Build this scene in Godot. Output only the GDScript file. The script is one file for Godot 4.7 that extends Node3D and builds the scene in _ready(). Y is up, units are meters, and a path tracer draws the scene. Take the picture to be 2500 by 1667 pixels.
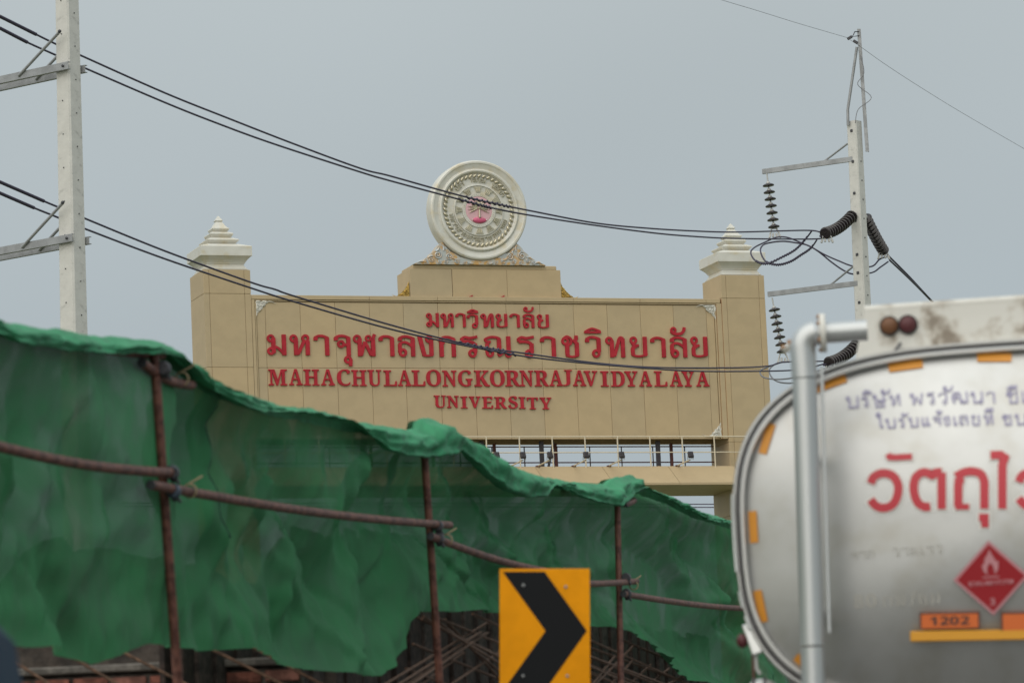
extends Node3D
# A gate with a lettered sign wall, seen over a netted roadside scaffold and the back of a tank lorry, under a grey sky.

var mats := {}
var names := {}
var rng := RandomNumberGenerator.new()


# ---------------------------------------------------------------- shapes
class Shape:
	var v := PackedVector3Array()
	var n := PackedVector3Array()

	# corners given counter-clockwise as seen from outside
	func tri(a: Vector3, b: Vector3, c: Vector3) -> void:
		var m := (b - a).cross(c - a)
		if m.length_squared() < 1e-16:
			return
		m = m.normalized()
		v.append_array([a, c, b])
		n.append_array([m, m, m])

	func tri_smooth(a: Vector3, b: Vector3, c: Vector3, na: Vector3, nb: Vector3, nc: Vector3) -> void:
		if (b - a).cross(c - a).length_squared() < 1e-18:
			return
		v.append_array([a, c, b])
		n.append_array([na, nc, nb])

	func quad(a: Vector3, b: Vector3, c: Vector3, d: Vector3) -> void:
		tri(a, b, c)
		tri(a, c, d)

	func quad_smooth(a: Vector3, b: Vector3, c: Vector3, d: Vector3, na: Vector3, nb: Vector3, nc: Vector3, nd: Vector3) -> void:
		tri_smooth(a, b, c, na, nb, nc)
		tri_smooth(a, c, d, na, nc, nd)

	# box with chamfered edges
	func box(centre: Vector3, size: Vector3, bevel := 0.0, turn := Basis.IDENTITY) -> void:
		var h := size * 0.5
		var b: float = min(bevel, min(h.x, min(h.y, h.z)) * 0.49)
		for axis in 3:
			for s in [-1.0, 1.0]:
				var p := []
				var i := (axis + 1) % 3
				var j := (axis + 2) % 3
				for k in [[-1, -1], [1, -1], [1, 1], [-1, 1]]:
					var q := Vector3.ZERO
					q[axis] = h[axis] * s
					q[i] = (h[i] - b) * k[0]
					q[j] = (h[j] - b) * k[1]
					p.append(centre + turn * q)
				if s > 0:
					quad(p[0], p[1], p[2], p[3])
				else:
					quad(p[3], p[2], p[1], p[0])
		if b <= 0.0:
			return
		for axis in 3:
			var i := (axis + 1) % 3
			var j := (axis + 2) % 3
			for k in [[-1, -1], [1, -1], [1, 1], [-1, 1]]:
				var p := []
				for e in [[-1, 0], [1, 0], [1, 1], [-1, 1]]:
					var q := Vector3.ZERO
					q[axis] = (h[axis] - b) * e[0]
					q[i] = (h[i] - (0.0 if e[1] == 0 else b)) * k[0]
					q[j] = (h[j] - (b if e[1] == 0 else 0.0)) * k[1]
					p.append(centre + turn * q)
				var out := Vector3.ZERO
				out[i] = k[0]
				out[j] = k[1]
				facing(p, turn * out)
		for sx in [-1.0, 1.0]:
			for sy in [-1.0, 1.0]:
				for sz in [-1.0, 1.0]:
					var s := Vector3(sx, sy, sz)
					facing([centre + turn * (s * Vector3(h.x, h.y - b, h.z - b)), centre + turn * (s * Vector3(h.x - b, h.y, h.z - b)), centre + turn * (s * Vector3(h.x - b, h.y - b, h.z))], turn * s)

	func facing(p: Array, out: Vector3) -> void:
		if (p[1] - p[0]).cross(p[2] - p[0]).dot(out) < 0:
			p = p.duplicate()
			p.reverse()
		for k in range(1, p.size() - 1):
			tri(p[0], p[k], p[k + 1])

	# round bar along a path; radii one number or one for each point
	func tube(path: Array, radii, sides := 8, caps := true) -> void:
		var rings := []
		var norms := []
		var up := Vector3.UP
		var first: Vector3 = (path[1] - path[0]).normalized()
		if absf(first.dot(up)) > 0.95:
			up = Vector3.RIGHT
		var side := first.cross(up).normalized()
		for k in path.size():
			var t: Vector3
			if k == 0:
				t = path[1] - path[0]
			elif k == path.size() - 1:
				t = path[k] - path[k - 1]
			else:
				t = (path[k + 1] - path[k]).normalized() + (path[k] - path[k - 1]).normalized()
			t = t.normalized()
			side = (side - t * side.dot(t)).normalized()
			var other := t.cross(side)
			var ring := []
			var nn := []
			var r: float = radii[k] if radii is Array else radii
			for s in sides:
				var a := TAU * s / sides
				var d: Vector3 = side * cos(a) + other * sin(a)
				ring.append(path[k] + d * r)
				nn.append(d)
			rings.append(ring)
			norms.append(nn)
		for k in path.size() - 1:
			for s in sides:
				var u := (s + 1) % sides
				quad_smooth(rings[k][s], rings[k][u], rings[k + 1][u], rings[k + 1][s], norms[k][s], norms[k][u], norms[k + 1][u], norms[k + 1][s])
		if caps:
			for s in sides:
				var u := (s + 1) % sides
				tri(path[0], rings[0][u], rings[0][s])
				tri(path[-1], rings[-1][s], rings[-1][u])

	# turned profile: [radius, height] pairs from bottom to top
	func lathe(profile: Array, sides := 24, at := Transform3D.IDENTITY, smooth := true) -> void:
		for k in profile.size() - 1:
			var a: Vector2 = profile[k]
			var b: Vector2 = profile[k + 1]
			var slope := Vector2(b.y - a.y, a.x - b.x).normalized()
			for s in sides:
				var t0 := TAU * s / sides
				var t1 := TAU * (s + 1) / sides
				var d0 := Vector3(cos(t0), 0, -sin(t0))
				var d1 := Vector3(cos(t1), 0, -sin(t1))
				var p := [at * (d0 * a.x + Vector3.UP * a.y), at * (d1 * a.x + Vector3.UP * a.y), at * (d1 * b.x + Vector3.UP * b.y), at * (d0 * b.x + Vector3.UP * b.y)]
				if smooth:
					var n0 := (at.basis * (d0 * slope.x + Vector3.UP * slope.y)).normalized()
					var n1 := (at.basis * (d1 * slope.x + Vector3.UP * slope.y)).normalized()
					quad_smooth(p[0], p[1], p[2], p[3], n0, n1, n1, n0)
				else:
					quad(p[0], p[1], p[2], p[3])

	# square mouldings: [half width, height]
	func square(profile: Array, centre: Vector3) -> void:
		for k in profile.size() - 1:
			var a: Vector2 = profile[k]
			var b: Vector2 = profile[k + 1]
			var c := [Vector2(-1, 1), Vector2(1, 1), Vector2(1, -1), Vector2(-1, -1)]
			for s in 4:
				var p: Vector2 = c[s]
				var q: Vector2 = c[(s + 1) % 4]
				quad(centre + Vector3(p.x * a.x, a.y, p.y * a.x), centre + Vector3(q.x * a.x, a.y, q.y * a.x), centre + Vector3(q.x * b.x, b.y, q.y * b.x), centre + Vector3(p.x * b.x, b.y, p.y * b.x))

	# flat outline in x, y given a thickness from z0 to z1
	func prism(outline: PackedVector2Array, z0: float, z1: float, at := Transform3D.IDENTITY) -> void:
		if Geometry2D.is_polygon_clockwise(outline):
			outline = outline.duplicate()
			outline.reverse()
		var area := 0.0
		for k in outline.size():
			area += outline[k].cross(outline[(k + 1) % outline.size()])
		if area < 0:
			outline.reverse()
		var idx := Geometry2D.triangulate_polygon(outline)
		for k in range(0, idx.size(), 3):
			var t := [outline[idx[k]], outline[idx[k + 1]], outline[idx[k + 2]]]
			if (t[1] - t[0]).cross(t[2] - t[0]) < 0:
				t = [t[0], t[2], t[1]]
			tri(at * Vector3(t[0].x, t[0].y, z1), at * Vector3(t[1].x, t[1].y, z1), at * Vector3(t[2].x, t[2].y, z1))
			tri(at * Vector3(t[0].x, t[0].y, z0), at * Vector3(t[2].x, t[2].y, z0), at * Vector3(t[1].x, t[1].y, z0))
		for k in outline.size():
			var a := outline[k]
			var b := outline[(k + 1) % outline.size()]
			quad(at * Vector3(a.x, a.y, z0), at * Vector3(b.x, b.y, z0), at * Vector3(b.x, b.y, z1), at * Vector3(a.x, a.y, z1))

	# a brush stroke of even width along a line in x, y, with a thickness
	func ribbon(p: PackedVector2Array, width: float, z0: float, z1: float, closed := false) -> void:
		var l := []
		var r := []
		var m := p.size()
		for k in m:
			var before: Vector2 = p[(k - 1 + m) % m] if closed or k > 0 else p[k]
			var after: Vector2 = p[(k + 1) % m] if closed or k < m - 1 else p[k]
			var t0 := (p[k] - before).normalized()
			var t1 := (after - p[k]).normalized()
			var t := (t0 + t1).normalized()
			if t == Vector2.ZERO:
				t = t1
			var side := Vector2(-t.y, t.x)
			var c := 1.0
			if t0 != Vector2.ZERO and t1 != Vector2.ZERO:
				c = max(0.55, Vector2(-t1.y, t1.x).dot(side))
			l.append(p[k] + side * width * 0.5 / c)
			r.append(p[k] - side * width * 0.5 / c)
		for k in (m if closed else m - 1):
			var j := (k + 1) % m
			var a := Vector3(r[k].x, r[k].y, z1)
			var b := Vector3(r[j].x, r[j].y, z1)
			var c := Vector3(l[j].x, l[j].y, z1)
			var d := Vector3(l[k].x, l[k].y, z1)
			quad(a, b, c, d)
			if z1 > z0:
				var dz := Vector3(0, 0, z1 - z0)
				quad(a - dz, b - dz, b, a)
				quad(c - dz, d - dz, d, c)
		if z1 > z0 and not closed:
			for e in [0, m - 1]:
				var q := [Vector3(l[e].x, l[e].y, z0), Vector3(r[e].x, r[e].y, z0), Vector3(r[e].x, r[e].y, z1), Vector3(l[e].x, l[e].y, z1)]
				var out: Vector2 = (p[0] - p[1]) if e == 0 else (p[m - 1] - p[m - 2])
				facing(q, Vector3(out.x, out.y, 0))

	func ball(centre: Vector3, radii: Vector3, turn := Basis.IDENTITY, rows := 6, cols := 10) -> void:
		for i in rows:
			for j in cols:
				var p := []
				var q := []
				for e in [[0, 0], [0, 1], [1, 1], [1, 0]]:
					var a: float = -PI / 2 + PI * (i + e[0]) / rows
					var b: float = TAU * (j + e[1]) / cols
					var d := Vector3(cos(a) * cos(b), sin(a), -cos(a) * sin(b))
					p.append(centre + turn * (d * radii))
					q.append((turn * (d / radii)).normalized())
				quad_smooth(p[0], p[1], p[2], p[3], q[0], q[1], q[2], q[3])

	# spiral scroll standing proud of a flat face
	func scroll(c: Vector2, r: float, turns: float, start: float, thick: float, z: float, hand := 1.0) -> void:
		var path := []
		var rad := []
		var steps := int(14 * turns)
		for k in steps + 1:
			var t := float(k) / steps
			var rr := r * (1.0 - 0.86 * t)
			var a := start + hand * TAU * turns * t
			path.append(Vector3(c.x + cos(a) * rr, c.y + sin(a) * rr, z + thick * 0.4 * t))
			rad.append(thick * (0.7 + 0.3 * sin(PI * t)))
		tube(path, rad, 6)

	# tapering flame-shaped leaf on a face
	func leaf(a: Vector2, b: Vector2, width: float, bend: float, z: float) -> void:
		var path := []
		var rad := []
		var d := b - a
		var side := Vector2(-d.y, d.x)
		for k in 7:
			var t := k / 6.0
			var p := a + d * t + side * bend * sin(PI * t)
			path.append(Vector3(p.x, p.y, z))
			rad.append(max(0.004, width * 0.5 * sin(PI * (0.18 + 0.82 * t))))
		tube(path, rad, 6)

	func mesh() -> ArrayMesh:
		var arrays := []
		arrays.resize(Mesh.ARRAY_MAX)
		arrays[Mesh.ARRAY_VERTEX] = v
		arrays[Mesh.ARRAY_NORMAL] = n
		var m := ArrayMesh.new()
		m.add_surface_from_arrays(Mesh.PRIMITIVE_TRIANGLES, arrays)
		return m


# ---------------------------------------------------------------- naming and placing
func numbered(called: String) -> String:
	names[called] = names.get(called, -1) + 1
	return called if names[called] == 0 else "%s_%03d" % [called, names[called]]


func tag(o: Node3D, label: String, category: String, group := "") -> Node3D:
	o.set_meta("label", label)
	o.set_meta("category", category)
	if group:
		o.set_meta("group", group)
	return o


func thing(called: String, label: String, category: String, where := Transform3D.IDENTITY, group := "") -> Node3D:
	var o := Node3D.new()
	o.name = numbered(called)
	add_child(o)
	o.transform = where
	return tag(o, label, category, group)


func part(called: String, s, material: Material, parent: Node3D = null, where := Transform3D.IDENTITY) -> MeshInstance3D:
	var o := MeshInstance3D.new()
	o.name = called if parent else numbered(called)
	o.mesh = s if s is Mesh else s.mesh()
	o.material_override = material
	o.transform = where
	if parent:
		parent.add_child(o, true)
	else:
		add_child(o)
	return o


func structure(called: String, s, material: Material) -> MeshInstance3D:
	var o := part(called, s, material)
	o.set_meta("kind", "structure")
	return o


# ---------------------------------------------------------------- materials
# colour is linear; spots is a tint ramp of the noise laid over it
func paint(called: String, colour: Color, rough: float, metal := 0.0, spots: Array = [], scale := 1.0, bump := 0.0, bump_scale := 6.0, octaves := 4) -> StandardMaterial3D:
	var m := StandardMaterial3D.new()
	m.resource_name = called
	m.albedo_color = colour.linear_to_srgb()
	m.roughness = rough
	m.metallic = metal
	if spots.size():
		m.albedo_texture = noise(called.hash() % 1000, spots, octaves)
		m.uv1_triplanar = true
		m.uv1_world_triplanar = true
		m.uv1_scale = Vector3.ONE * scale
	if bump > 0.0:
		var t := NoiseTexture2D.new()
		t.width = 256
		t.height = 256
		t.seamless = true
		t.as_normal_map = true
		t.bump_strength = bump_scale
		var f := FastNoiseLite.new()
		f.seed = called.hash() % 977
		f.frequency = 0.03
		f.fractal_octaves = 4
		t.noise = f
		m.normal_enabled = true
		m.normal_texture = t
		m.normal_scale = bump
		m.uv1_triplanar = true
		m.uv1_world_triplanar = true
		if not spots.size():
			m.uv1_scale = Vector3.ONE * scale
	mats[called] = m
	return m


func noise(seed_: int, tones: Array, octaves := 4) -> NoiseTexture2D:
	var t := NoiseTexture2D.new()
	t.width = 256
	t.height = 256
	t.seamless = true
	var f := FastNoiseLite.new()
	f.seed = seed_
	f.frequency = 0.015
	f.fractal_octaves = octaves
	f.fractal_gain = 0.6
	t.noise = f
	var g := Gradient.new()
	var offsets := PackedFloat32Array()
	var colours := PackedColorArray()
	for k in tones.size():
		offsets.append(tones[k][0])
		colours.append(tones[k][1])
	g.offsets = offsets
	g.colors = colours
	t.color_ramp = g
	return t


func grey(x: float) -> Color:
	return Color(x, x, x)


# ---------------------------------------------------------------- lettering
# Thai letters as strokes in a unit box: kind, weight, then points; "o" is a ring: weight, centre, radius as a share of the height
const ARCH := ["c", 0.62, 0.08, 0.87, 0.3, 0.95, 0.6, 0.95, 0.93, 0.86]
const GLYPHS := {
	"ม": [["o", 0.55, 0.21, 0.81, 0.14], ["l", 1.0, 0.34, 0.84, 0.34, 0.1], ["o", 0.55, 0.21, 0.2, 0.14], ["c", 0.6, 0.36, 0.4, 0.5, 0.38, 0.65, 0.28, 0.84, 0.08], ["l", 1.0, 0.88, 1.0, 0.88, 0.0]],
	"ห": [["o", 0.55, 0.2, 0.81, 0.14], ["l", 1.0, 0.31, 0.82, 0.31, 0.0], ["l", 0.75, 0.4, 0.05, 0.7, 0.66], ["o", 0.55, 0.78, 0.82, 0.14], ["l", 1.0, 0.88, 0.7, 0.88, 0.0]],
	"า": [["l", 1.0, 0.14, 0.74, 0.14, 0.88], ARCH, ["l", 1.0, 0.86, 0.9, 0.86, 0.0]],
	"จ": [["l", 1.0, 0.13, 0.74, 0.13, 0.88], ARCH, ["l", 1.0, 0.87, 0.9, 0.87, 0.0], ["o", 0.6, 0.42, 0.57, 0.13], ["l", 0.6, 0.5, 0.52, 0.85, 0.54]],
	"ุ": [["o", 0.75, 0.45, 0.64, 0.28], ["l", 1.0, 0.8, 0.7, 0.75, 0.0]],
	"ฬ": [["o", 0.55, 0.16, 0.79, 0.14], ["l", 1.0, 0.27, 0.8, 0.27, 0.0], ["l", 0.75, 0.33, 0.04, 0.5, 0.66], ["l", 0.8, 0.5, 0.66, 0.78, 0.04], ["l", 1.0, 0.87, 0.76, 0.87, 0.0], ["o", 0.45, 0.66, 0.82, 0.11], ["l", 0.75, 0.86, 0.76, 0.95, 1.0]],
	"ล": [["l", 1.0, 0.13, 0.75, 0.13, 0.88], ARCH, ["l", 1.0, 0.88, 0.9, 0.88, 0.0], ["c", 0.6, 0.08, 0.6, 0.3, 0.68, 0.55, 0.65, 0.84, 0.48], ["l", 0.9, 0.12, 0.6, 0.12, 0.2], ["o", 0.6, 0.28, 0.18, 0.15]],
	"ง": [["l", 1.0, 0.13, 0.98, 0.4, 0.06], ["c", 0.5, 0.3, 0.06, 0.6, 0.03, 0.96, 0.07], ["l", 1.0, 0.86, 0.86, 0.86, 0.05], ["o", 0.55, 0.72, 0.83, 0.13]],
	"ก": [["l", 1.0, 0.17, 0.68, 0.17, 0.0], ["c", 0.62, 0.36, 0.68, 0.17, 0.72, 0.08, 0.82, 0.3, 0.95, 0.6, 0.96, 0.93, 0.86], ["l", 1.0, 0.87, 0.88, 0.87, 0.0]],
	"ร": [["c", 0.65, 0.04, 0.84, 0.25, 0.95, 0.55, 0.91, 0.97, 0.98], ["l", 0.8, 0.1, 0.86, 0.1, 0.74], ["c", 0.7, 0.1, 0.73, 0.4, 0.75, 0.7, 0.7, 0.86, 0.58], ["l", 1.0, 0.83, 0.66, 0.83, 0.22], ["o", 0.6, 0.67, 0.17, 0.15]],
	"ณ": [["c", 0.6, 0.24, 0.72, 0.1, 0.74, 0.05, 0.85, 0.22, 0.95, 0.42, 0.95, 0.58, 0.87], ["l", 0.9, 0.11, 0.66, 0.11, 0.2], ["o", 0.6, 0.2, 0.17, 0.14], ["l", 1.0, 0.54, 0.88, 0.54, 0.08], ["l", 1.0, 0.88, 1.0, 0.88, 0.08], ["c", 0.6, 0.5, 0.06, 0.58, 0.1, 0.72, 0.26, 0.86, 0.14], ["o", 0.6, 0.86, 0.12, 0.1]],
	"ช": [["o", 0.55, 0.22, 0.74, 0.13], ["c", 0.6, 0.1, 0.84, 0.3, 0.95, 0.5, 0.88, 0.56, 0.76, 0.5, 0.62, 0.34, 0.57], ["l", 1.0, 0.32, 0.6, 0.32, 0.1], ["c", 0.5, 0.25, 0.09, 0.58, 0.03, 0.94, 0.09], ["l", 1.0, 0.86, 0.68, 0.86, 0.08], ["l", 0.8, 0.66, 0.72, 0.84, 0.84, 0.84, 1.0], ["l", 0.8, 0.7, 0.76, 0.88, 0.62]],
	"ว": [["l", 1.0, 0.13, 0.72, 0.13, 0.88], ARCH, ["l", 1.0, 0.86, 0.9, 0.86, 0.25], ["o", 0.6, 0.68, 0.17, 0.15]],
	"ิ": [["l", 0.9, 0.0, 0.18, 1.0, 0.18], ["c", 0.9, 0.02, 0.22, 0.3, 0.72, 0.55, 0.82, 0.97, 0.34]],
	"ี": [["l", 0.9, 0.0, 0.18, 1.0, 0.18], ["c", 0.9, 0.02, 0.22, 0.3, 0.62, 0.55, 0.72, 0.97, 0.34], ["l", 0.9, 0.94, 0.15, 0.94, 1.0]],
	"ท": [["o", 0.55, 0.18, 0.81, 0.14], ["l", 1.0, 0.31, 0.82, 0.31, 0.0], ["l", 0.8, 0.42, 0.06, 0.7, 0.88], ["c", 0.75, 0.66, 0.82, 0.76, 0.95, 0.9, 0.9], ["l", 1.0, 0.87, 0.92, 0.87, 0.0]],
	"ย": [["o", 0.55, 0.22, 0.82, 0.14], ["c", 0.6, 0.12, 0.72, 0.2, 0.61, 0.36, 0.56, 0.52, 0.57], ["c", 0.9, 0.36, 0.55, 0.2, 0.46, 0.16, 0.34, 0.17, 0.1], ["c", 0.5, 0.1, 0.1, 0.45, 0.03, 0.94, 0.09], ["l", 1.0, 0.87, 1.0, 0.87, 0.07]],
	"ั": [["o", 0.75, 0.25, 0.64, 0.27], ["c", 1.0, 0.1, 0.5, 0.25, 0.22, 0.5, 0.13, 0.74, 0.26, 0.88, 0.6, 0.92, 1.0]],
	"บ": [["o", 0.8, 0.15, 0.86, 0.12], ["l", 1.0, 0.26, 0.86, 0.26, 0.05, 0.92, 0.05, 0.92, 1.0]],
	"ษ": [["o", 0.8, 0.13, 0.86, 0.12], ["l", 1.0, 0.22, 0.86, 0.22, 0.05, 0.8, 0.05, 0.8, 1.0], ["o", 0.8, 0.52, 0.45, 0.12], ["c", 0.9, 0.5, 0.35, 0.7, 0.4, 0.98, 0.6]],
	"พ": [["o", 0.8, 0.13, 0.86, 0.12], ["l", 1.0, 0.24, 0.86, 0.24, 0.03], ["l", 0.9, 0.26, 0.03, 0.5, 0.7, 0.74, 0.03], ["l", 1.0, 0.78, 0.03, 0.92, 1.0]],
	"ฒ": [["o", 0.8, 0.3, 0.55, 0.13], ["c", 1.0, 0.2, 0.06, 0.08, 0.5, 0.14, 0.86, 0.34, 0.94, 0.52, 0.8, 0.54, 0.1], ["o", 0.8, 0.64, 0.16, 0.12], ["l", 0.9, 0.66, 0.08, 0.9, 0.08], ["l", 1.0, 0.92, 1.0, 0.92, 0.04]],
	"น": [["o", 0.8, 0.14, 0.86, 0.12], ["l", 1.0, 0.25, 0.86, 0.25, 0.03], ["l", 0.9, 0.25, 0.08, 0.7, 0.16], ["o", 0.8, 0.76, 0.14, 0.12], ["l", 1.0, 0.9, 1.0, 0.9, 0.12]],
	"ซ": [["o", 0.8, 0.2, 0.76, 0.11], ["c", 0.9, 0.1, 0.86, 0.26, 0.95, 0.38, 0.86, 0.5, 0.94, 0.52, 0.7, 0.36, 0.58], ["l", 1.0, 0.34, 0.6, 0.34, 0.05, 0.88, 0.05, 0.88, 0.68], ["l", 0.9, 0.7, 0.76, 0.96, 0.98]],
	"ข": [["o", 0.8, 0.28, 0.84, 0.12], ["c", 1.0, 0.32, 0.74, 0.22, 0.6, 0.24, 0.1, 0.55, 0.03, 0.88, 0.08, 0.9, 1.0]],
	"เ": [["o", 0.8, 0.62, 0.13, 0.12], ["l", 1.0, 0.34, 0.12, 0.34, 1.0]],
	"แ": [["o", 0.8, 0.34, 0.13, 0.11], ["l", 1.0, 0.18, 0.12, 0.18, 1.0], ["o", 0.8, 0.86, 0.13, 0.11], ["l", 1.0, 0.7, 0.12, 0.7, 1.0]],
	"ใ": [["o", 0.8, 0.42, 0.8, 0.09], ["c", 1.0, 0.1, 0.84, 0.35, 0.97, 0.66, 0.9, 0.68, 0.6, 0.68, 0.12], ["o", 0.8, 0.86, 0.08, 0.06]],
	"้": [["o", 0.9, 0.25, 0.7, 0.24], ["c", 1.0, 0.3, 0.4, 0.5, 0.2, 0.75, 0.4, 0.98, 0.95]],
	"ป": [["o", 0.8, 0.15, 0.76, 0.12], ["l", 1.0, 0.26, 0.76, 0.26, 0.05, 0.92, 0.05, 0.92, 1.2]],
	"โ": [["c", 1.0, 0.1, 1.1, 0.5, 1.2, 0.9, 1.05, 0.5, 0.95, 0.4, 0.7, 0.4, 0.1]],
	"ส": [["c", 1.0, 0.1, 0.8, 0.5, 0.97, 0.9, 0.86, 0.9, 0.0], ["o", 0.7, 0.28, 0.18, 0.15], ["c", 0.8, 0.1, 0.3, 0.2, 0.62, 0.7, 0.55], ["l", 0.8, 0.7, 0.8, 1.0, 1.15]],
	"ต": [["c", 1.0, 0.3, 0.3, 0.1, 0.1, 0.08, 0.7, 0.25, 0.95, 0.5, 0.84, 0.75, 0.95, 0.9, 0.8, 0.9, 0.0]],
}


func curve(p: PackedVector2Array, closed := false, steps := 5) -> PackedVector2Array:
	var o := PackedVector2Array()
	var m := p.size()
	for k in (m if closed else m - 1):
		var a := p[(k - 1 + m) % m] if closed or k > 0 else p[k] * 2.0 - p[k + 1]
		var d := p[(k + 2) % m] if closed or k < m - 2 else p[k + 1] * 2.0 - p[k]
		for s in steps:
			o.append(p[k].cubic_interpolate(p[(k + 1) % m], a, d, float(s) / steps))
	if not closed:
		o.append(p[m - 1])
	return o


func smooth3(p: Array, steps := 6) -> Array:
	var o := []
	for k in p.size() - 1:
		var a: Vector3 = p[max(k - 1, 0)]
		var d: Vector3 = p[min(k + 2, p.size() - 1)]
		for s in steps:
			o.append(p[k].cubic_interpolate(p[k + 1], a, d, float(s) / steps))
	o.append(p[-1])
	return o


# one letter inside the box x0..x1, y0..y1
func glyph(which: String, x0: float, x1: float, y0: float, y1: float, stroke: float, z0: float, z1: float) -> Shape:
	var s := Shape.new()
	var w := x1 - x0
	var h := y1 - y0
	var lift := 0.0
	for e in GLYPHS[which]:
		if e[0] == "o":
			var c := Vector2(x0 + e[2] * w, y0 + e[3] * h)
			var ring := PackedVector2Array()
			for k in 16:
				ring.append(c + Vector2(cos(TAU * k / 16), sin(TAU * k / 16)) * e[4] * h)
			s.ribbon(ring, stroke * e[1], z0, z1 + lift, true)
		else:
			var p := PackedVector2Array()
			for k in range(2, e.size(), 2):
				p.append(Vector2(x0 + e[k] * w, y0 + e[k + 1] * h))
			s.ribbon(curve(p) if e[0] == "c" else p, stroke * e[1], z0, z1 + lift)
		lift += 0.0008 if z1 > z0 else 0.0
	return s


# latin letters and digits from a font, fitted into the box
func latin(which: String, x0: float, x1: float, y0: float, y1: float, z0: float, z1: float, family := "Droid Serif") -> Shape:
	var f := SystemFont.new()
	f.font_names = PackedStringArray([family])
	f.font_weight = 700
	var t := TextMesh.new()
	t.text = which
	t.font = f
	t.font_size = 64
	t.pixel_size = 0.01
	t.depth = 1.0
	t.curve_step = 2.0
	var a: Array = t.get_mesh_arrays()
	var s := Shape.new()
	var box := t.get_aabb()
	var src: PackedVector3Array = a[Mesh.ARRAY_VERTEX]
	var sn: PackedVector3Array = a[Mesh.ARRAY_NORMAL]
	var order = a[Mesh.ARRAY_INDEX]
	var get := func(k: int) -> Vector3:
		var p: Vector3 = (src[k] - box.position) / box.size
		return Vector3(lerpf(x0, x1, p.x), lerpf(y0, y1, p.y), lerpf(z0, z1, p.z))
	if order == null:
		order = range(src.size())
	for k in range(0, order.size(), 3):
		if z1 <= z0 and sn[order[k]].z < 0.5:
			continue
		for q in 3:
			s.v.append(get.call(order[k + q]))
			s.n.append(sn[order[k + q]])
	return s

# measured places, in metres
const THAI_TOP := [["ม", 6.682, 7.072, 21.895, 22.310], ["ห", 7.126, 7.527, 21.894, 22.304], ["า", 7.587, 7.895, 21.901, 22.307], ["ว", 7.934, 8.282, 21.880, 22.281], ["ิ", 7.957, 8.283, 22.319, 22.426], ["ท", 8.365, 8.768, 21.897, 22.303], ["ย", 8.829, 9.182, 21.905, 22.301], ["า", 9.257, 9.567, 21.902, 22.304], ["ล", 9.664, 10.017, 21.895, 22.303], ["ั", 9.678, 10.019, 22.358, 22.513], ["ย", 10.108, 10.476, 21.894, 22.293]]
const THAI_MAIN := [["ม", 1.826, 2.412, 21.047, 21.650], ["ห", 2.509, 3.123, 21.050, 21.651], ["า", 3.230, 3.702, 21.043, 21.639], ["จ", 3.844, 4.349, 21.036, 21.643], ["ุ", 4.140, 4.387, 20.737, 21.028], ["ฬ", 4.442, 5.118, 21.029, 21.671], ["า", 5.200, 5.676, 21.032, 21.636], ["ล", 5.782, 6.305, 21.029, 21.636], ["ง", 6.389, 6.872, 21.031, 21.640], ["ก", 7.027, 7.558, 21.021, 21.624], ["ร", 7.699, 8.241, 21.024, 21.632], ["ณ", 8.430, 9.288, 21.027, 21.637], ["ร", 9.453, 9.992, 21.022, 21.638], ["า", 10.163, 10.657, 21.025, 21.636], ["ช", 10.830, 11.391, 21.018, 21.670], ["ว", 11.578, 12.068, 21.036, 21.649], ["ิ", 11.569, 12.086, 21.745, 21.904], ["ท", 12.222, 12.836, 21.029, 21.642], ["ย", 12.977, 13.529, 21.044, 21.646], ["า", 13.628, 14.114, 21.035, 21.639], ["ล", 14.249, 14.788, 21.038, 21.653], ["ั", 14.251, 14.774, 21.702, 21.939], ["ย", 14.904, 15.447, 21.052, 21.657]]
const LATIN_MAIN := [["M", 1.844, 2.396, 20.167, 20.634], ["A", 2.459, 2.850, 20.174, 20.643], ["H", 2.895, 3.360, 20.169, 20.637], ["A", 3.419, 3.826, 20.170, 20.639], ["C", 3.900, 4.294, 20.158, 20.641], ["H", 4.343, 4.787, 20.159, 20.623], ["U", 4.830, 5.239, 20.155, 20.628], ["L", 5.314, 5.705, 20.156, 20.616], ["A", 5.747, 6.149, 20.157, 20.621], ["L", 6.174, 6.571, 20.158, 20.619], ["O", 6.611, 7.056, 20.154, 20.640], ["N", 7.109, 7.536, 20.149, 20.617], ["G", 7.586, 8.023, 20.150, 20.628], ["K", 8.085, 8.553, 20.151, 20.620], ["O", 8.574, 9.017, 20.152, 20.641], ["R", 9.035, 9.490, 20.159, 20.623], ["N", 9.496, 9.905, 20.160, 20.625], ["R", 9.951, 10.381, 20.161, 20.626], ["A", 10.412, 10.821, 20.168, 20.637], ["J", 10.845, 11.120, 20.173, 20.648], ["A", 11.144, 11.548, 20.170, 20.636], ["V", 11.492, 11.910, 20.169, 20.621], ["I", 12.013, 12.259, 20.160, 20.613], ["D", 12.341, 12.764, 20.156, 20.615], ["Y", 12.771, 13.174, 20.162, 20.616], ["A", 13.225, 13.617, 20.163, 20.618], ["L", 13.705, 14.103, 20.164, 20.619], ["A", 14.196, 14.597, 20.165, 20.621], ["Y", 14.581, 14.962, 20.161, 20.622], ["A", 15.034, 15.439, 20.167, 20.624]]
const LATIN_LOW := [["U", 6.817, 7.184, 19.523, 19.882], ["N", 7.217, 7.572, 19.520, 19.873], ["I", 7.637, 7.841, 19.511, 19.856], ["V", 7.893, 8.245, 19.521, 19.856], ["E", 8.292, 8.624, 19.503, 19.852], ["R", 8.676, 9.050, 19.498, 19.843], ["S", 9.104, 9.386, 19.498, 19.867], ["I", 9.427, 9.631, 19.498, 19.844], ["T", 9.681, 10.017, 19.480, 19.827], ["Y", 10.078, 10.438, 19.481, 19.827]]
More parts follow.
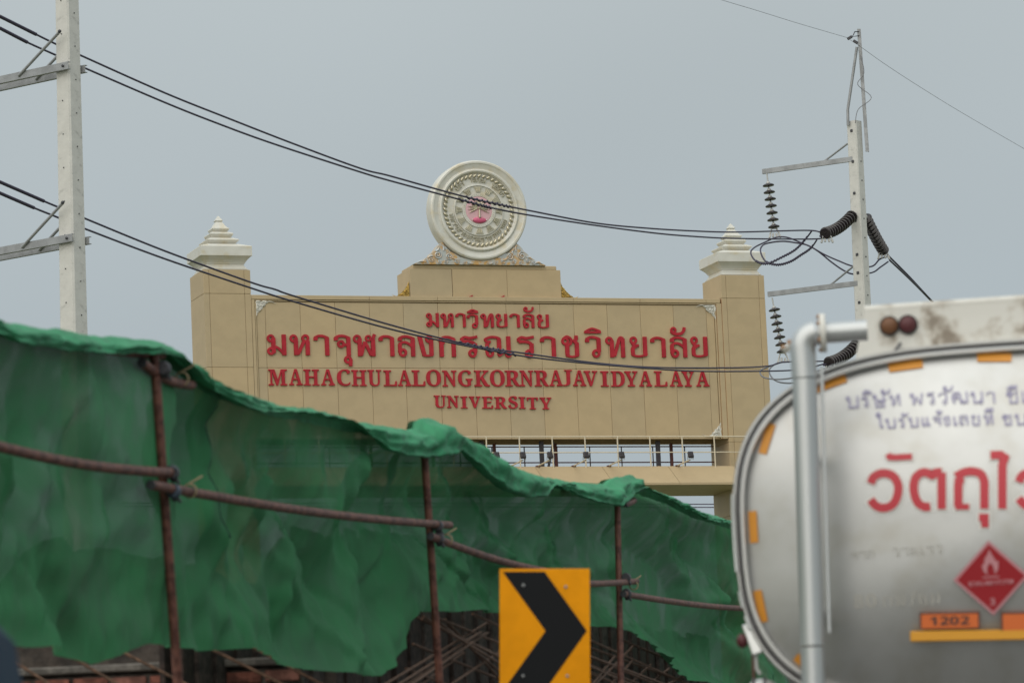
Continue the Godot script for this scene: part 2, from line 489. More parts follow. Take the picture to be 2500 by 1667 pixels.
const NET_TOP := [Vector2(-0.08, 4.77), Vector2(0.17, 4.80), Vector2(0.49, 4.82), Vector2(0.82, 4.86), Vector2(1.24, 4.89), Vector2(1.81, 4.96), Vector2(2.34, 5.02), Vector2(2.61, 5.03), Vector2(2.88, 4.99), Vector2(3.37, 4.96), Vector2(4.05, 4.97), Vector2(4.78, 5.00), Vector2(5.26, 5.04), Vector2(6.06, 5.09), Vector2(6.38, 5.11), Vector2(6.92, 5.15), Vector2(7.72, 5.22), Vector2(8.14, 5.26), Vector2(8.25, 5.34), Vector2(8.52, 5.38), Vector2(9.20, 5.38), Vector2(9.99, 5.35), Vector2(11.10, 5.35), Vector2(12.00, 5.39), Vector2(12.96, 5.46), Vector2(14.51, 5.60), Vector2(14.74, 5.67), Vector2(15.62, 5.79), Vector2(15.87, 5.75), Vector2(16.62, 5.78), Vector2(17.64, 5.82), Vector2(18.72, 5.83), Vector2(20.72, 5.93)]
const NET_HEM := [Vector2(-0.09, 4.66), Vector2(0.29, 4.70), Vector2(0.68, 4.73), Vector2(1.22, 4.79), Vector2(1.80, 4.87), Vector2(2.25, 4.93), Vector2(2.60, 4.94), Vector2(2.95, 4.87), Vector2(3.69, 4.85), Vector2(4.04, 4.86), Vector2(4.58, 4.93), Vector2(4.87, 4.97), Vector2(5.35, 5.02), Vector2(6.16, 5.06), Vector2(6.68, 5.03), Vector2(7.00, 4.99), Vector2(7.45, 5.01), Vector2(8.04, 5.07), Vector2(8.66, 5.15), Vector2(9.05, 5.23), Vector2(9.68, 5.15), Vector2(10.34, 5.10), Vector2(11.05, 5.13), Vector2(11.65, 5.20), Vector2(12.14, 5.34), Vector2(13.26, 5.35), Vector2(14.47, 5.42), Vector2(15.04, 5.56), Vector2(15.82, 5.71), Vector2(17.20, 5.72), Vector2(18.69, 5.74), Vector2(19.61, 5.79), Vector2(20.72, 5.92)]
const NET_BOTTOM := [Vector2(-0.21, 3.35), Vector2(0.42, 3.37), Vector2(0.81, 3.41), Vector2(1.08, 3.39), Vector2(1.35, 3.36), Vector2(1.57, 3.40), Vector2(2.09, 3.51), Vector2(2.54, 3.53), Vector2(3.52, 3.58), Vector2(4.22, 3.64), Vector2(4.77, 3.65), Vector2(5.53, 3.63), Vector2(6.66, 3.65), Vector2(7.22, 3.69), Vector2(7.69, 3.80), Vector2(7.97, 3.92), Vector2(8.12, 4.08), Vector2(8.29, 4.16), Vector2(9.50, 4.25), Vector2(10.32, 4.33), Vector2(11.93, 4.42), Vector2(13.54, 4.48), Vector2(14.96, 4.56), Vector2(16.29, 4.63), Vector2(17.48, 4.54), Vector2(18.32, 4.52), Vector2(19.19, 4.44), Vector2(20.61, 4.47)]
const PIPES := {"post1": [Vector3(2.196, 4.815, 0.05), Vector3(2.414, 3.267, 0.05)], "post2": [Vector3(8.124, 5.084, 0.05), Vector3(8.292, 3.624, 0.05)], "post3": [Vector3(14.717, 5.493, 0.05), Vector3(14.467, 3.869, 0.05)], "railA": [Vector3(-0.790, 4.153, 0.10), Vector3(2.280, 4.348, 0.10)], "railB": [Vector3(1.868, 4.246, 0.10), Vector3(8.536, 4.702, 0.10)], "railC": [Vector3(7.965, 4.579, 0.10), Vector3(12.114, 4.709, 0.10)], "railC2": [Vector3(10.445, 4.541, 0.10), Vector3(15.092, 4.912, 0.10)], "railD": [Vector3(14.506, 4.767, 0.10), Vector3(22.548, 5.288, 0.10)], "topA": [Vector3(1.961, 4.853, 0.05), Vector3(2.848, 4.858, 0.05)], "topA2": [Vector3(-0.603, 4.72, 0.00), Vector3(2.42, 4.955, 0.02)], "topB": [Vector3(14.610, 5.495, 0.05), Vector3(15.434, 5.567, 0.05)]}
const CABLE_A := [Vector3(-8.901, 18.326, -71.101), Vector3(-8.034, 18.123, -72.538), Vector3(-7.550, 17.983, -73.340), Vector3(-7.295, 17.913, -73.763), Vector3(-6.921, 17.824, -74.383), Vector3(-5.715, 17.553, -76.382), Vector3(-4.751, 17.388, -77.981), Vector3(-3.720, 17.224, -79.689), Vector3(-2.608, 17.074, -81.533), Vector3(-2.104, 17.068, -82.368), Vector3(-1.185, 17.032, -83.892), Vector3(-0.617, 17.021, -84.834), Vector3(-0.073, 17.037, -85.735), Vector3(0.419, 17.059, -86.551), Vector3(1.711, 17.133, -88.692), Vector3(2.805, 17.293, -90.507), Vector3(3.858, 17.490, -92.252), Vector3(4.768, 17.690, -93.761), Vector3(6.336, 18.107, -96.359)]
const CABLE_B := [Vector3(-8.863, 18.068, -70.761), Vector3(-8.002, 17.852, -72.198), Vector3(-7.643, 17.739, -72.797), Vector3(-7.268, 17.653, -73.424), Vector3(-6.886, 17.566, -74.060), Vector3(-5.696, 17.318, -76.047), Vector3(-4.894, 17.183, -77.385), Vector3(-4.033, 17.070, -78.822), Vector3(-2.600, 16.946, -81.213), Vector3(-2.100, 16.920, -82.048), Vector3(-1.184, 16.896, -83.577), Vector3(-0.543, 16.882, -84.646), Vector3(-0.196, 16.881, -85.226), Vector3(0.414, 16.914, -86.243), Vector3(1.703, 17.035, -88.394), Vector3(2.964, 17.184, -90.499), Vector3(3.840, 17.326, -91.961), Vector3(4.747, 17.506, -93.474), Vector3(6.567, 17.936, -96.512)]
const CABLE_C := [Vector3(-8.958, 15.637, -71.006), Vector3(-8.099, 15.383, -72.431), Vector3(-7.512, 15.224, -73.404), Vector3(-7.330, 15.178, -73.706), Vector3(-6.925, 15.075, -74.376), Vector3(-5.796, 14.809, -76.248), Vector3(-4.497, 14.567, -78.402), Vector3(-4.096, 14.523, -79.066), Vector3(-3.783, 14.471, -79.585), Vector3(-2.268, 14.300, -82.097), Vector3(-1.135, 14.217, -83.974), Vector3(-0.407, 14.213, -85.182), Vector3(0.204, 14.248, -86.194), Vector3(1.576, 14.331, -88.469), Vector3(2.838, 14.481, -90.561), Vector3(4.516, 14.797, -93.343), Vector3(5.320, 14.989, -94.675), Vector3(5.687, 15.141, -95.284)]
const CABLE_D := [Vector3(-8.920, 15.393, -70.666), Vector3(-8.066, 15.138, -72.092), Vector3(-7.618, 15.017, -72.839), Vector3(-7.293, 14.941, -73.380), Vector3(-6.893, 14.842, -74.049), Vector3(-5.775, 14.617, -75.914), Vector3(-4.472, 14.412, -78.090), Vector3(-3.771, 14.318, -79.259), Vector3(-2.262, 14.172, -81.777), Vector3(-1.133, 14.132, -83.662), Vector3(-0.045, 14.139, -85.478), Vector3(0.570, 14.170, -86.503), Vector3(1.569, 14.263, -88.171), Vector3(2.827, 14.410, -90.271), Vector3(3.602, 14.516, -91.564), Vector3(4.590, 14.698, -93.212), Vector3(5.953, 14.993, -95.488), Vector3(6.627, 15.255, -96.613)]
const JUMPER_A := [Vector3(6.505, 18.106, -96.400), Vector3(6.345, 17.940, -96.675), Vector3(6.151, 17.792, -96.950), Vector3(5.891, 17.697, -97.225), Vector3(5.563, 17.611, -97.500), Vector3(5.351, 17.745, -97.875), Vector3(5.271, 17.984, -98.250), Vector3(5.373, 18.164, -98.625), Vector3(5.639, 18.338, -99.000), Vector3(5.885, 18.431, -99.000), Vector3(6.124, 18.420, -99.000), Vector3(6.393, 18.303, -99.000), Vector3(6.657, 18.161, -98.950), Vector3(6.918, 17.984, -98.900), Vector3(7.215, 17.823, -98.850), Vector3(7.529, 17.682, -98.800), Vector3(7.942, 17.704, -99.067), Vector3(8.144, 17.896, -99.333), Vector3(8.325, 17.996, -99.600)]
const JUMPER_B := [Vector3(6.594, 17.898, -96.400), Vector3(6.469, 17.765, -96.675), Vector3(6.261, 17.668, -96.950), Vector3(6.053, 17.587, -97.225), Vector3(5.797, 17.576, -97.500), Vector3(5.570, 17.718, -97.875), Vector3(5.484, 18.009, -98.250), Vector3(5.563, 18.208, -98.625), Vector3(5.776, 18.325, -99.000), Vector3(6.051, 18.336, -99.000), Vector3(6.323, 18.289, -99.000), Vector3(6.560, 18.226, -99.000), Vector3(6.789, 18.068, -98.950), Vector3(7.046, 17.822, -98.900), Vector3(7.306, 17.610, -98.850), Vector3(7.519, 17.509, -98.800), Vector3(7.935, 17.565, -99.067), Vector3(8.152, 17.721, -99.333), Vector3(8.352, 17.879, -99.600)]
const JUMPER_C := [Vector3(5.909, 15.683, -99.000), Vector3(5.597, 15.555, -98.688), Vector3(5.353, 15.418, -98.375), Vector3(5.380, 15.236, -98.062), Vector3(5.612, 15.130, -97.750), Vector3(5.897, 15.090, -97.438), Vector3(6.183, 15.100, -97.125), Vector3(6.502, 15.143, -96.812), Vector3(6.752, 15.187, -96.500)]
const JUMPER_D := [Vector3(5.977, 15.669, -99.000), Vector3(5.716, 15.595, -98.643), Vector3(5.534, 15.397, -98.286), Vector3(5.621, 15.137, -97.929), Vector3(5.866, 15.008, -97.571), Vector3(6.181, 14.977, -97.214), Vector3(6.496, 14.980, -96.857), Vector3(6.811, 15.050, -96.500)]
const SPAN_A := [Vector3(8.351, 18.029, -99.600), Vector3(9.187, 18.230, -104.000), Vector3(10.122, 18.434, -109.000), Vector3(12.153, 18.953, -120.000)]
const SPAN_B := [Vector3(8.389, 17.912, -99.600), Vector3(9.201, 18.164, -104.000), Vector3(10.103, 18.435, -109.000), Vector3(12.111, 18.955, -120.000)]
const EARTH_A := [Vector3(3.275, 18.609, -75.000), Vector3(3.973, 19.307, -79.000), Vector3(4.931, 20.416, -85.000), Vector3(6.093, 21.443, -91.000), Vector3(7.568, 22.472, -97.400)]
const EARTH_B := [Vector3(7.580, 22.456, -97.400), Vector3(7.882, 22.281, -97.600), Vector3(8.441, 22.218, -99.000), Vector3(9.287, 22.132, -101.000), Vector3(10.709, 22.207, -105.000), Vector3(12.682, 22.225, -110.000), Vector3(14.248, 22.254, -114.000)]
const STRINGS := [Vector3(5.763, 19.896, -99.150), Vector3(5.871, 18.492, -99.150), Vector3(5.733, 17.124, -99.150), Vector3(5.919, 15.728, -99.150), Vector3(7.517, 18.685, -97.950), Vector3(6.718, 18.028, -96.400), Vector3(7.789, 18.674, -98.150), Vector3(8.286, 18.057, -99.500), Vector3(7.455, 15.860, -97.950), Vector3(6.643, 15.245, -96.400)]
const RIGHT_POLE := [Vector3(7.656, 20.737, -98.000), Vector3(7.619, 16.646, -98.000)]
const LEFT_POLE := [Vector3(-6.706, 17.763, -70.000), Vector3(-6.758, 12.536, -70.000)]
const RIGHT_ARMS := [Vector3(7.486, 19.896, -98.000), Vector3(5.665, 19.952, -99.200), Vector3(7.446, 17.164, -98.000), Vector3(5.641, 17.216, -99.200)]
const RIGHT_BRACES := [Vector3(7.482, 20.253, -98.000), Vector3(6.926, 19.921, -98.400), Vector3(7.457, 17.549, -98.000), Vector3(6.930, 17.198, -98.400)]
const LEFT_ARMS := [Vector3(-6.713, 16.662, -69.750), Vector3(-7.846, 16.738, -70.600), Vector3(-6.734, 13.948, -69.750), Vector3(-7.923, 13.994, -70.600)]
const LEFT_BRACES := [Vector3(-6.773, 17.204, -69.750), Vector3(-7.502, 16.776, -70.350), Vector3(-6.806, 14.501, -69.750), Vector3(-7.529, 14.052, -70.350)]
const MAST := [Vector3(7.865, 22.765, -97.900), Vector3(7.832, 20.037, -97.900), Vector3(7.792, 22.342, -97.800), Vector3(7.523, 20.983, -97.900), Vector3(7.512, 20.637, -97.900)]
const TANK_LINE_ONE := [["บ", -0.676, -0.621, 0.549, 0.602], ["ร", -0.609, -0.578, 0.548, 0.597], ["ิ", -0.603, -0.562, 0.606, 0.627], ["ษ", -0.558, -0.500, 0.542, 0.601], ["ั", -0.524, -0.480, 0.601, 0.623], ["ท", -0.488, -0.436, 0.545, 0.596], ["พ", -0.395, -0.338, 0.540, 0.593], ["ร", -0.322, -0.288, 0.538, 0.593], ["ว", -0.273, -0.232, 0.534, 0.587], ["ั", -0.253, -0.205, 0.591, 0.617], ["ฒ", -0.217, -0.142, 0.531, 0.586], ["น", -0.130, -0.077, 0.526, 0.581], ["า", -0.065, -0.025, 0.524, 0.577], ["ซ", 0.021, 0.076, 0.517, 0.574], ["ี", 0.028, 0.072, 0.581, 0.602], ["เ", 0.088, 0.108, 0.516, 0.571]]
const TANK_LINE_TWO := [["ใ", -0.552, -0.523, 0.446, 0.517], ["บ", -0.510, -0.466, 0.443, 0.486], ["ร", -0.452, -0.428, 0.441, 0.484], ["ั", -0.439, -0.409, 0.492, 0.506], ["บ", -0.408, -0.367, 0.440, 0.483], ["แ", -0.355, -0.317, 0.440, 0.481], ["จ", -0.304, -0.268, 0.438, 0.481], ["้", -0.284, -0.262, 0.487, 0.506], ["ง", -0.259, -0.229, 0.435, 0.480], ["เ", -0.215, -0.200, 0.434, 0.476], ["ล", -0.190, -0.149, 0.432, 0.478], ["ข", -0.137, -0.100, 0.429, 0.475], ["ท", -0.082, -0.040, 0.426, 0.475], ["ี", -0.076, -0.039, 0.483, 0.504], ["ซ", -0.003, 0.039, 0.419, 0.467], ["บ", 0.053, 0.102, 0.417, 0.465]]
const TANK_RED := [["c", 0.037, -0.592, 0.203, -0.575, 0.231, -0.536, 0.244, -0.495, 0.229, -0.475, 0.195, -0.474, 0.160, -0.487, 0.122, -0.510, 0.098, -0.546, 0.091, -0.577, 0.105, -0.597, 0.132], ["c", 0.037, 0.048, 0.161, 0.065, 0.189, 0.104, 0.202, 0.144, 0.187, 0.164, 0.153, 0.165, 0.118, 0.153, 0.080, 0.129, 0.056, 0.093, 0.049, 0.063, 0.064, 0.043, 0.091], ["l", 0.028, -0.508, 0.327, -0.501, 0.312, -0.477, 0.309, -0.404, 0.307], ["c", 0.037, -0.340, 0.082, -0.365, 0.082, -0.395, 0.106, -0.407, 0.162, -0.395, 0.212, -0.364, 0.233, -0.339, 0.228, -0.323, 0.217, -0.304, 0.229, -0.281, 0.227], ["l", 0.037, -0.281, 0.227, -0.292, 0.066], ["c", 0.037, -0.222, 0.204, -0.181, 0.221, -0.146, 0.222, -0.112, 0.207, -0.100, 0.174], ["l", 0.037, -0.099, 0.180, -0.108, 0.054], ["l", 0.037, -0.217, 0.201, -0.205, 0.185, -0.213, 0.168, -0.220, 0.071], ["l", 0.026, -0.232, 0.072, -0.172, 0.068], ["l", 0.033, -0.134, 0.019, -0.108, 0.017, -0.111, -0.027], ["l", 0.037, -0.065, 0.289, -0.021, 0.287, -0.004, 0.273, -0.017, 0.242, -0.031, 0.049], ["l", 0.037, 0.226, 0.269, 0.270, 0.268, 0.286, 0.254, 0.273, 0.223, 0.259, 0.030], ["l", 0.033, 0.314, 0.172, 0.330, 0.184, 0.320, 0.038, 0.373, 0.168, 0.408, 0.032, 0.424, 0.255]]
const TAPES := [Vector2(-0.09, 0.74), Vector2(0.06, 0.73), Vector2(-0.48, 0.72), Vector2(-0.33, 0.73), Vector2(-0.81, 0.65), Vector2(-0.67, 0.69), Vector2(-1.01, 0.51), Vector2(-1.06, 0.38), Vector2(-1.12, 0.13), Vector2(-1.12, -0.01), Vector2(-1.12, -0.22), Vector2(-1.10, -0.36), Vector2(-0.97, -0.52), Vector2(-0.89, -0.60)]
const PLATES := [Vector2(-0.42, -0.45), Vector2(-0.16, -0.38), Vector2(-0.07, -0.48), Vector2(0.18, -0.40), Vector2(-0.48, -0.50), Vector2(0.31, -0.50)]
const BRICK_WALL := [Vector3(-2.899, 3.854, -26.500), Vector3(-0.910, 3.764, -26.500)]
const RODS := [Vector3(-2.564, 3.759, -25.000), Vector3(-2.221, 3.535, -25.000), Vector3(-2.220, 3.746, -25.400), Vector3(-1.871, 3.548, -25.400), Vector3(-1.768, 3.781, -25.800), Vector3(-1.360, 3.554, -25.800), Vector3(-1.528, 3.786, -26.000), Vector3(-1.149, 3.560, -26.000), Vector3(-2.768, 3.676, -24.500), Vector3(-2.541, 3.512, -24.500), Vector3(-0.635, 4.225, -29.642), Vector3(-0.188, 4.122, -31.847), Vector3(-0.550, 4.291, -30.312), Vector3(-0.174, 4.245, -32.168), Vector3(-0.699, 4.082, -29.827), Vector3(-0.187, 3.998, -32.358), Vector3(-0.336, 4.364, -30.866), Vector3(-0.166, 4.339, -31.706), Vector3(-0.665, 3.915, -29.491), Vector3(-0.279, 4.272, -31.396), Vector3(-0.442, 3.965, -30.846), Vector3(-0.175, 4.216, -32.162), Vector3(-0.762, 3.910, -29.517), Vector3(-0.531, 3.866, -30.656), Vector3(0.481, 4.496, -34.899), Vector3(1.320, 4.396, -39.043), Vector3(0.478, 4.389, -35.138), Vector3(1.036, 4.324, -37.890), Vector3(0.803, 4.643, -36.992), Vector3(1.521, 4.584, -40.540), Vector3(0.480, 4.314, -35.649), Vector3(0.744, 4.269, -36.953), Vector3(0.562, 4.233, -35.298), Vector3(0.847, 4.564, -36.706), Vector3(1.148, 4.651, -38.447), Vector3(1.780, 4.559, -41.564), Vector3(1.013, 4.349, -38.029), Vector3(1.489, 4.632, -40.381), Vector3(-0.692, 4.269, -29.861), Vector3(-0.180, 4.164, -32.393), Vector3(-0.620, 4.220, -29.464), Vector3(-0.178, 4.054, -31.646), Vector3(-0.566, 4.252, -29.981), Vector3(-0.181, 4.020, -31.880), Vector3(-0.510, 4.285, -30.507), Vector3(-0.185, 3.986, -32.114), Vector3(-0.708, 3.832, -29.782), Vector3(-0.440, 4.120, -31.108), Vector3(-0.690, 3.839, -29.116), Vector3(-0.375, 4.150, -30.671), Vector3(-0.693, 3.916, -29.352), Vector3(-0.322, 4.260, -31.184), Vector3(-0.696, 3.993, -29.589), Vector3(-0.267, 4.374, -31.707), Vector3(0.503, 4.503, -35.762), Vector3(1.351, 4.461, -39.951), Vector3(0.488, 4.370, -34.934), Vector3(1.218, 4.322, -38.538), Vector3(0.488, 4.324, -35.188), Vector3(1.127, 4.270, -38.340), Vector3(0.489, 4.277, -35.442), Vector3(1.037, 4.219, -38.147), Vector3(0.489, 4.230, -35.695), Vector3(0.947, 4.169, -37.959), Vector3(0.477, 4.142, -34.878), Vector3(0.682, 4.427, -35.892), Vector3(0.633, 4.210, -35.901), Vector3(0.847, 4.473, -36.960), Vector3(0.798, 4.281, -36.969), Vector3(1.022, 4.520, -38.076), Vector3(0.973, 4.355, -38.085), Vector3(1.207, 4.568, -39.242), Vector3(1.124, 4.347, -38.072), Vector3(1.361, 4.528, -39.246)]
const FAR_A := [Vector3(-14.769, 21.582, -170.000), Vector3(-1.005, 20.374, -165.000), Vector3(14.802, 19.030, -160.000)]
const FAR_B := [Vector3(-14.773, 21.459, -170.000), Vector3(-1.010, 20.255, -165.000), Vector3(14.796, 18.929, -160.000)]


# ---------------------------------------------------------------- the scene
const GATE_AT := Vector3(-8.783, 0, -130)
const GATE_TURN := 19.0
const NET_AT := Vector3(-2.23, 0, -20)


func _ready() -> void:
	rng.seed = 7
	light_and_lens()
	make_materials()
	ground_and_road()
	gate()
	floodlights()
	poles()
	cables()
	scaffold()
	net()
	behind_the_net()
	chevron_sign()
	tanker()
	blue_van()


func light_and_lens() -> void:
	var cam := Camera3D.new()
	cam.name = "camera"
	add_child(cam)
	cam.position = Vector3(0, 1.6, 0)
	cam.basis = Basis(Vector3.RIGHT, deg_to_rad(8.5)) * Basis(Vector3.BACK, deg_to_rad(-2.588))
	var lens := CameraAttributesPhysical.new()
	lens.frustum_focal_length = 161.26
	lens.frustum_focus_distance = 100.0
	lens.exposure_aperture = 6.4
	cam.attributes = lens
	cam.fov = 8.511
	cam.near = 0.1
	cam.far = 4000.0
	cam.current = true

	var sky := Sky.new()
	var pano := PanoramaSkyMaterial.new()
	pano.panorama = overcast()
	sky.sky_material = pano
	var env := Environment.new()
	env.background_mode = Environment.BG_SKY
	env.sky = sky
	env.background_energy_multiplier = 1.0
	env.tonemap_mode = Environment.TONE_MAPPER_LINEAR
	env.tonemap_exposure = 1.3
	env.sdfgi_enabled = true
	env.ssao_enabled = true
	env.ssil_enabled = true
	var world := WorldEnvironment.new()
	world.environment = env
	add_child(world)

	var sun := DirectionalLight3D.new()
	sun.name = "sun"
	sun.light_energy = 0.5
	sun.light_angular_distance = 90.0
	sun.light_color = Color(1.0, 0.96, 0.9)
	sun.shadow_enabled = true
	add_child(sun)
	sun.look_at_from_position(Vector3(-0.38, 0.78, 0.8), Vector3.ZERO)


# an even overcast: brighter overhead, faint mottling
func overcast() -> ImageTexture:
	var w := 512
	var h := 256
	var im := Image.create(w, h, false, Image.FORMAT_RGBF)
	var f := FastNoiseLite.new()
	f.seed = 5
	f.frequency = 1.6
	f.fractal_octaves = 4
	for y in h:
		var e := PI * (0.5 - (y + 0.5) / h)
		for x in w:
			var a := TAU * (x + 0.5) / w
			var d := Vector3(cos(e) * cos(a), sin(e), cos(e) * sin(a))
			var up: float = max(d.y, 0.0)
			var k: float = (1.0 + 0.07 * f.get_noise_3d(d.x * 2.5, d.y * 6.0, d.z * 2.5)) * (1.0 + 1.3 * up)
			var c := Color(0.252, 0.300, 0.333).lerp(Color(0.281, 0.312, 0.322), clampf(up * 4.0, 0, 1))
			im.set_pixel(x, y, Color(c.r * k, c.g * k, c.b * k))
	return ImageTexture.create_from_image(im)


func make_materials() -> void:
	var faint := [[0.3, grey(0.97)], [0.7, grey(1.0)]]
	paint("tan", Color(0.475, 0.368, 0.222), 0.55, 0.0, faint, 0.35)
	paint("tan_warm", Color(0.50, 0.38, 0.222), 0.55, 0.0, faint, 0.35)
	paint("tan_dull", Color(0.455, 0.36, 0.225), 0.55, 0.0, faint, 0.35)
	paint("joint", Color(0.38, 0.29, 0.18), 0.9)
	paint("seal_brown", Color(0.30, 0.15, 0.06), 0.8)
	paint("silver_paint", Color(0.67, 0.66, 0.61), 0.5, 0.1, [[0.2, Color(0.95, 0.91, 0.83)], [0.45, grey(0.97)], [0.75, grey(1.0)]], 0.35, 0.15, 3.0)
	paint("silver_bright", Color(0.66, 0.64, 0.58), 0.35, 0.35)
	paint("scroll_silver", Color(0.62, 0.62, 0.61), 0.4, 0.2, [[0.35, Color(1.0, 0.82, 0.6)], [0.5, grey(0.95)], [0.7, Color(0.9, 0.95, 1.0)]], 1.3)
	paint("scroll_tan", Color(0.58, 0.545, 0.48), 0.5, 0.05, [[0.38, Color(1.0, 0.82, 0.55)], [0.5, Color(0.95, 0.93, 0.92)], [0.7, Color(0.9, 0.95, 1.0)]], 0.8)
	paint("gold", Color(0.72, 0.46, 0.12), 0.35, 0.75, [[0.3, grey(0.6)], [0.6, grey(1.0)]], 3.0)
	paint("gold_pale", Color(0.56, 0.51, 0.38), 0.32, 0.75)
	paint("pink", Color(0.68, 0.42, 0.46), 0.5)
	paint("rose", Color(0.62, 0.11, 0.22), 0.35)
	paint("letter_red", Color(0.44, 0.028, 0.042), 0.6, 0.0, [[0.3, grey(0.9)], [0.7, grey(1.0)]], 0.8)
	mats.letter_red.metallic_specular = 0.3
	paint("rail_cream", Color(0.62, 0.55, 0.42), 0.5)
	paint("steel_black", Color(0.035, 0.03, 0.035), 0.5)
	paint("steel_red", Color(0.14, 0.05, 0.045), 0.6)
	paint("concrete", Color(0.625, 0.62, 0.595), 0.85, 0.0, [[0.1, grey(0.75)], [0.26, grey(0.95)], [0.8, grey(1.0)]], 1.1, 0.12, 4.0)
	paint("galvanised", Color(0.36, 0.37, 0.385), 0.5, 0.4, [[0.3, grey(0.88)], [0.7, grey(1.0)]], 1.0)
	paint("insulator", Color(0.022, 0.017, 0.02), 0.18)
	paint("edge_grey", Color(0.22, 0.21, 0.21), 0.4)  # glint of the insulator rims, put in as a paler grey
	paint("cap_grey", Color(0.5, 0.5, 0.49), 0.5, 0.2)
	paint("cable", Color(0.045, 0.037, 0.068), 0.6)
	paint("wire_grey", Color(0.2, 0.2, 0.22), 0.5, 0.4)
	paint("bolt_dark", Color(0.06, 0.06, 0.07), 0.5, 0.3)
	paint("rust_pipe", Color(0.165, 0.062, 0.045), 0.6, 0.0, [[0.3, Color(0.6, 0.5, 0.42)], [0.5, grey(0.9)], [0.62, Color(1.0, 1.0, 0.95)], [0.8, Color(1.25, 1.1, 0.95)]], 2.2, 0.3, 4.0)
	paint("clamp", Color(0.10, 0.11, 0.13), 0.5, 0.4, [[0.3, grey(0.5)], [0.7, grey(1.0)]], 6.0)
	paint("clamp_blue", Color(0.10, 0.14, 0.20), 0.5, 0.2, [[0.3, grey(0.6)], [0.7, grey(1.0)]], 6.0)
	paint("tie", Color(0.34, 0.27, 0.16), 0.8)
	paint("brick", Color(0.24, 0.085, 0.06), 0.9, 0.0, [[0.3, grey(0.65)], [0.7, grey(1.0)]], 2.0, 0.4, 5.0)
	paint("brick_pale", Color(0.30, 0.13, 0.10), 0.9, 0.0, [[0.3, grey(0.7)], [0.7, grey(1.0)]], 2.0, 0.4, 5.0)
	paint("mortar", Color(0.16, 0.14, 0.125), 0.95, 0.0, [[0.3, grey(0.7)], [0.7, grey(1.0)]], 2.0)
	paint("slab_grey", Color(0.17, 0.155, 0.14), 0.9, 0.0, [[0.3, grey(0.7)], [0.7, grey(1.0)]], 1.5)
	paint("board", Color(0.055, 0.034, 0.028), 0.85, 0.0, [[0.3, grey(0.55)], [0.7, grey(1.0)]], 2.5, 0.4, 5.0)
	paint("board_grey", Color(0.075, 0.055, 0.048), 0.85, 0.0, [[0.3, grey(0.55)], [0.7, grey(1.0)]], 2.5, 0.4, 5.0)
	paint("soil", Color(0.055, 0.042, 0.033), 0.95, 0.0, [[0.3, grey(0.6)], [0.7, grey(1.0)]], 1.2, 0.8, 6.0)
	paint("rebar", Color(0.20, 0.11, 0.07), 0.8, 0.0, [[0.3, grey(0.6)], [0.7, grey(1.0)]], 5.0)
	paint("sign_yellow", Color(0.86, 0.33, 0.006), 0.6, 0.0, [[0.3, grey(0.96)], [0.7, grey(1.0)]], 1.0)
	mats.sign_yellow.metallic_specular = 0.2
	paint("sign_black", Color(0.010, 0.011, 0.013), 0.6)
	mats.sign_black.metallic_specular = 0.25
	paint("sign_back", Color(0.4, 0.4, 0.4), 0.5, 0.5)
	paint("aluminium", Color(0.74, 0.75, 0.75), 0.34, 1.0, [[0.25, grey(0.9)], [0.6, grey(1.0)]], 0.7)
	paint("tank_shell", Color(0.54, 0.545, 0.545), 0.5, 1.0, [[0.2, Color(0.93, 0.92, 0.90)], [0.5, grey(0.98)], [0.7, grey(1.0)]], 0.6)
	paint("rim_dark", Color(0.11, 0.105, 0.115), 0.5, 0.2)
	paint("rim_metal", Color(0.50, 0.50, 0.495), 0.45, 0.9)
	paint("pipe_paint", Color(0.52, 0.54, 0.55), 0.38, 0.6)
	paint("guard_white", Color(0.66, 0.65, 0.61), 0.5, 0.0, [[0.14, Color(0.6, 0.55, 0.5)], [0.30, Color(0.9, 0.88, 0.86)], [0.45, grey(1.0)]], 0.9, 0.0, 6.0, 5)
	paint("tape_orange", Color(0.66, 0.27, 0.025), 0.45)
	paint("plate_orange", Color(0.60, 0.12, 0.012), 0.5)
	paint("strip_yellow", Color(0.66, 0.30, 0.012), 0.45)
	paint("paint_red", Color(0.50, 0.022, 0.04), 0.4)
	paint("paint_white", Color(0.74, 0.73, 0.70), 0.5)
	paint("paint_blue", Color(0.33, 0.31, 0.46), 0.6)
	paint("paint_ghost", Color(0.44, 0.43, 0.40), 0.6)
	paint("placard_red", Color(0.33, 0.012, 0.02), 0.4)
	paint("placard_pink", Color(0.55, 0.25, 0.28), 0.5)
	paint("ink", Color(0.03, 0.02, 0.02), 0.6)
	paint("lens_amber", Color(0.15, 0.06, 0.022), 0.5)
	paint("lens_red", Color(0.085, 0.016, 0.02), 0.5)
	paint("rubber", Color(0.025, 0.025, 0.026), 0.85)
	paint("chassis", Color(0.04, 0.04, 0.045), 0.6)
	paint("fender_white", Color(0.78, 0.78, 0.76), 0.25)
	paint("navy", Color(0.004, 0.024, 0.05), 0.6)
	mats.navy.metallic_specular = 0.2
	paint("dark_glass", Color(0.01, 0.012, 0.014), 0.08)
	paint("asphalt", Color(0.17, 0.165, 0.155), 0.9, 0.0, [[0.3, grey(0.75)], [0.7, grey(1.0)]], 0.8, 0.4, 4.0)
	paint("field", Color(0.16, 0.15, 0.10), 0.95, 0.0, [[0.3, Color(0.6, 0.8, 0.5)], [0.6, grey(1.0)]], 0.05)
	paint("road_paint", Color(0.7, 0.7, 0.66), 0.6)
	paint("kerb_stone", Color(0.4, 0.39, 0.37), 0.85, 0.0, [[0.3, grey(0.7)], [0.7, grey(1.0)]], 1.0)

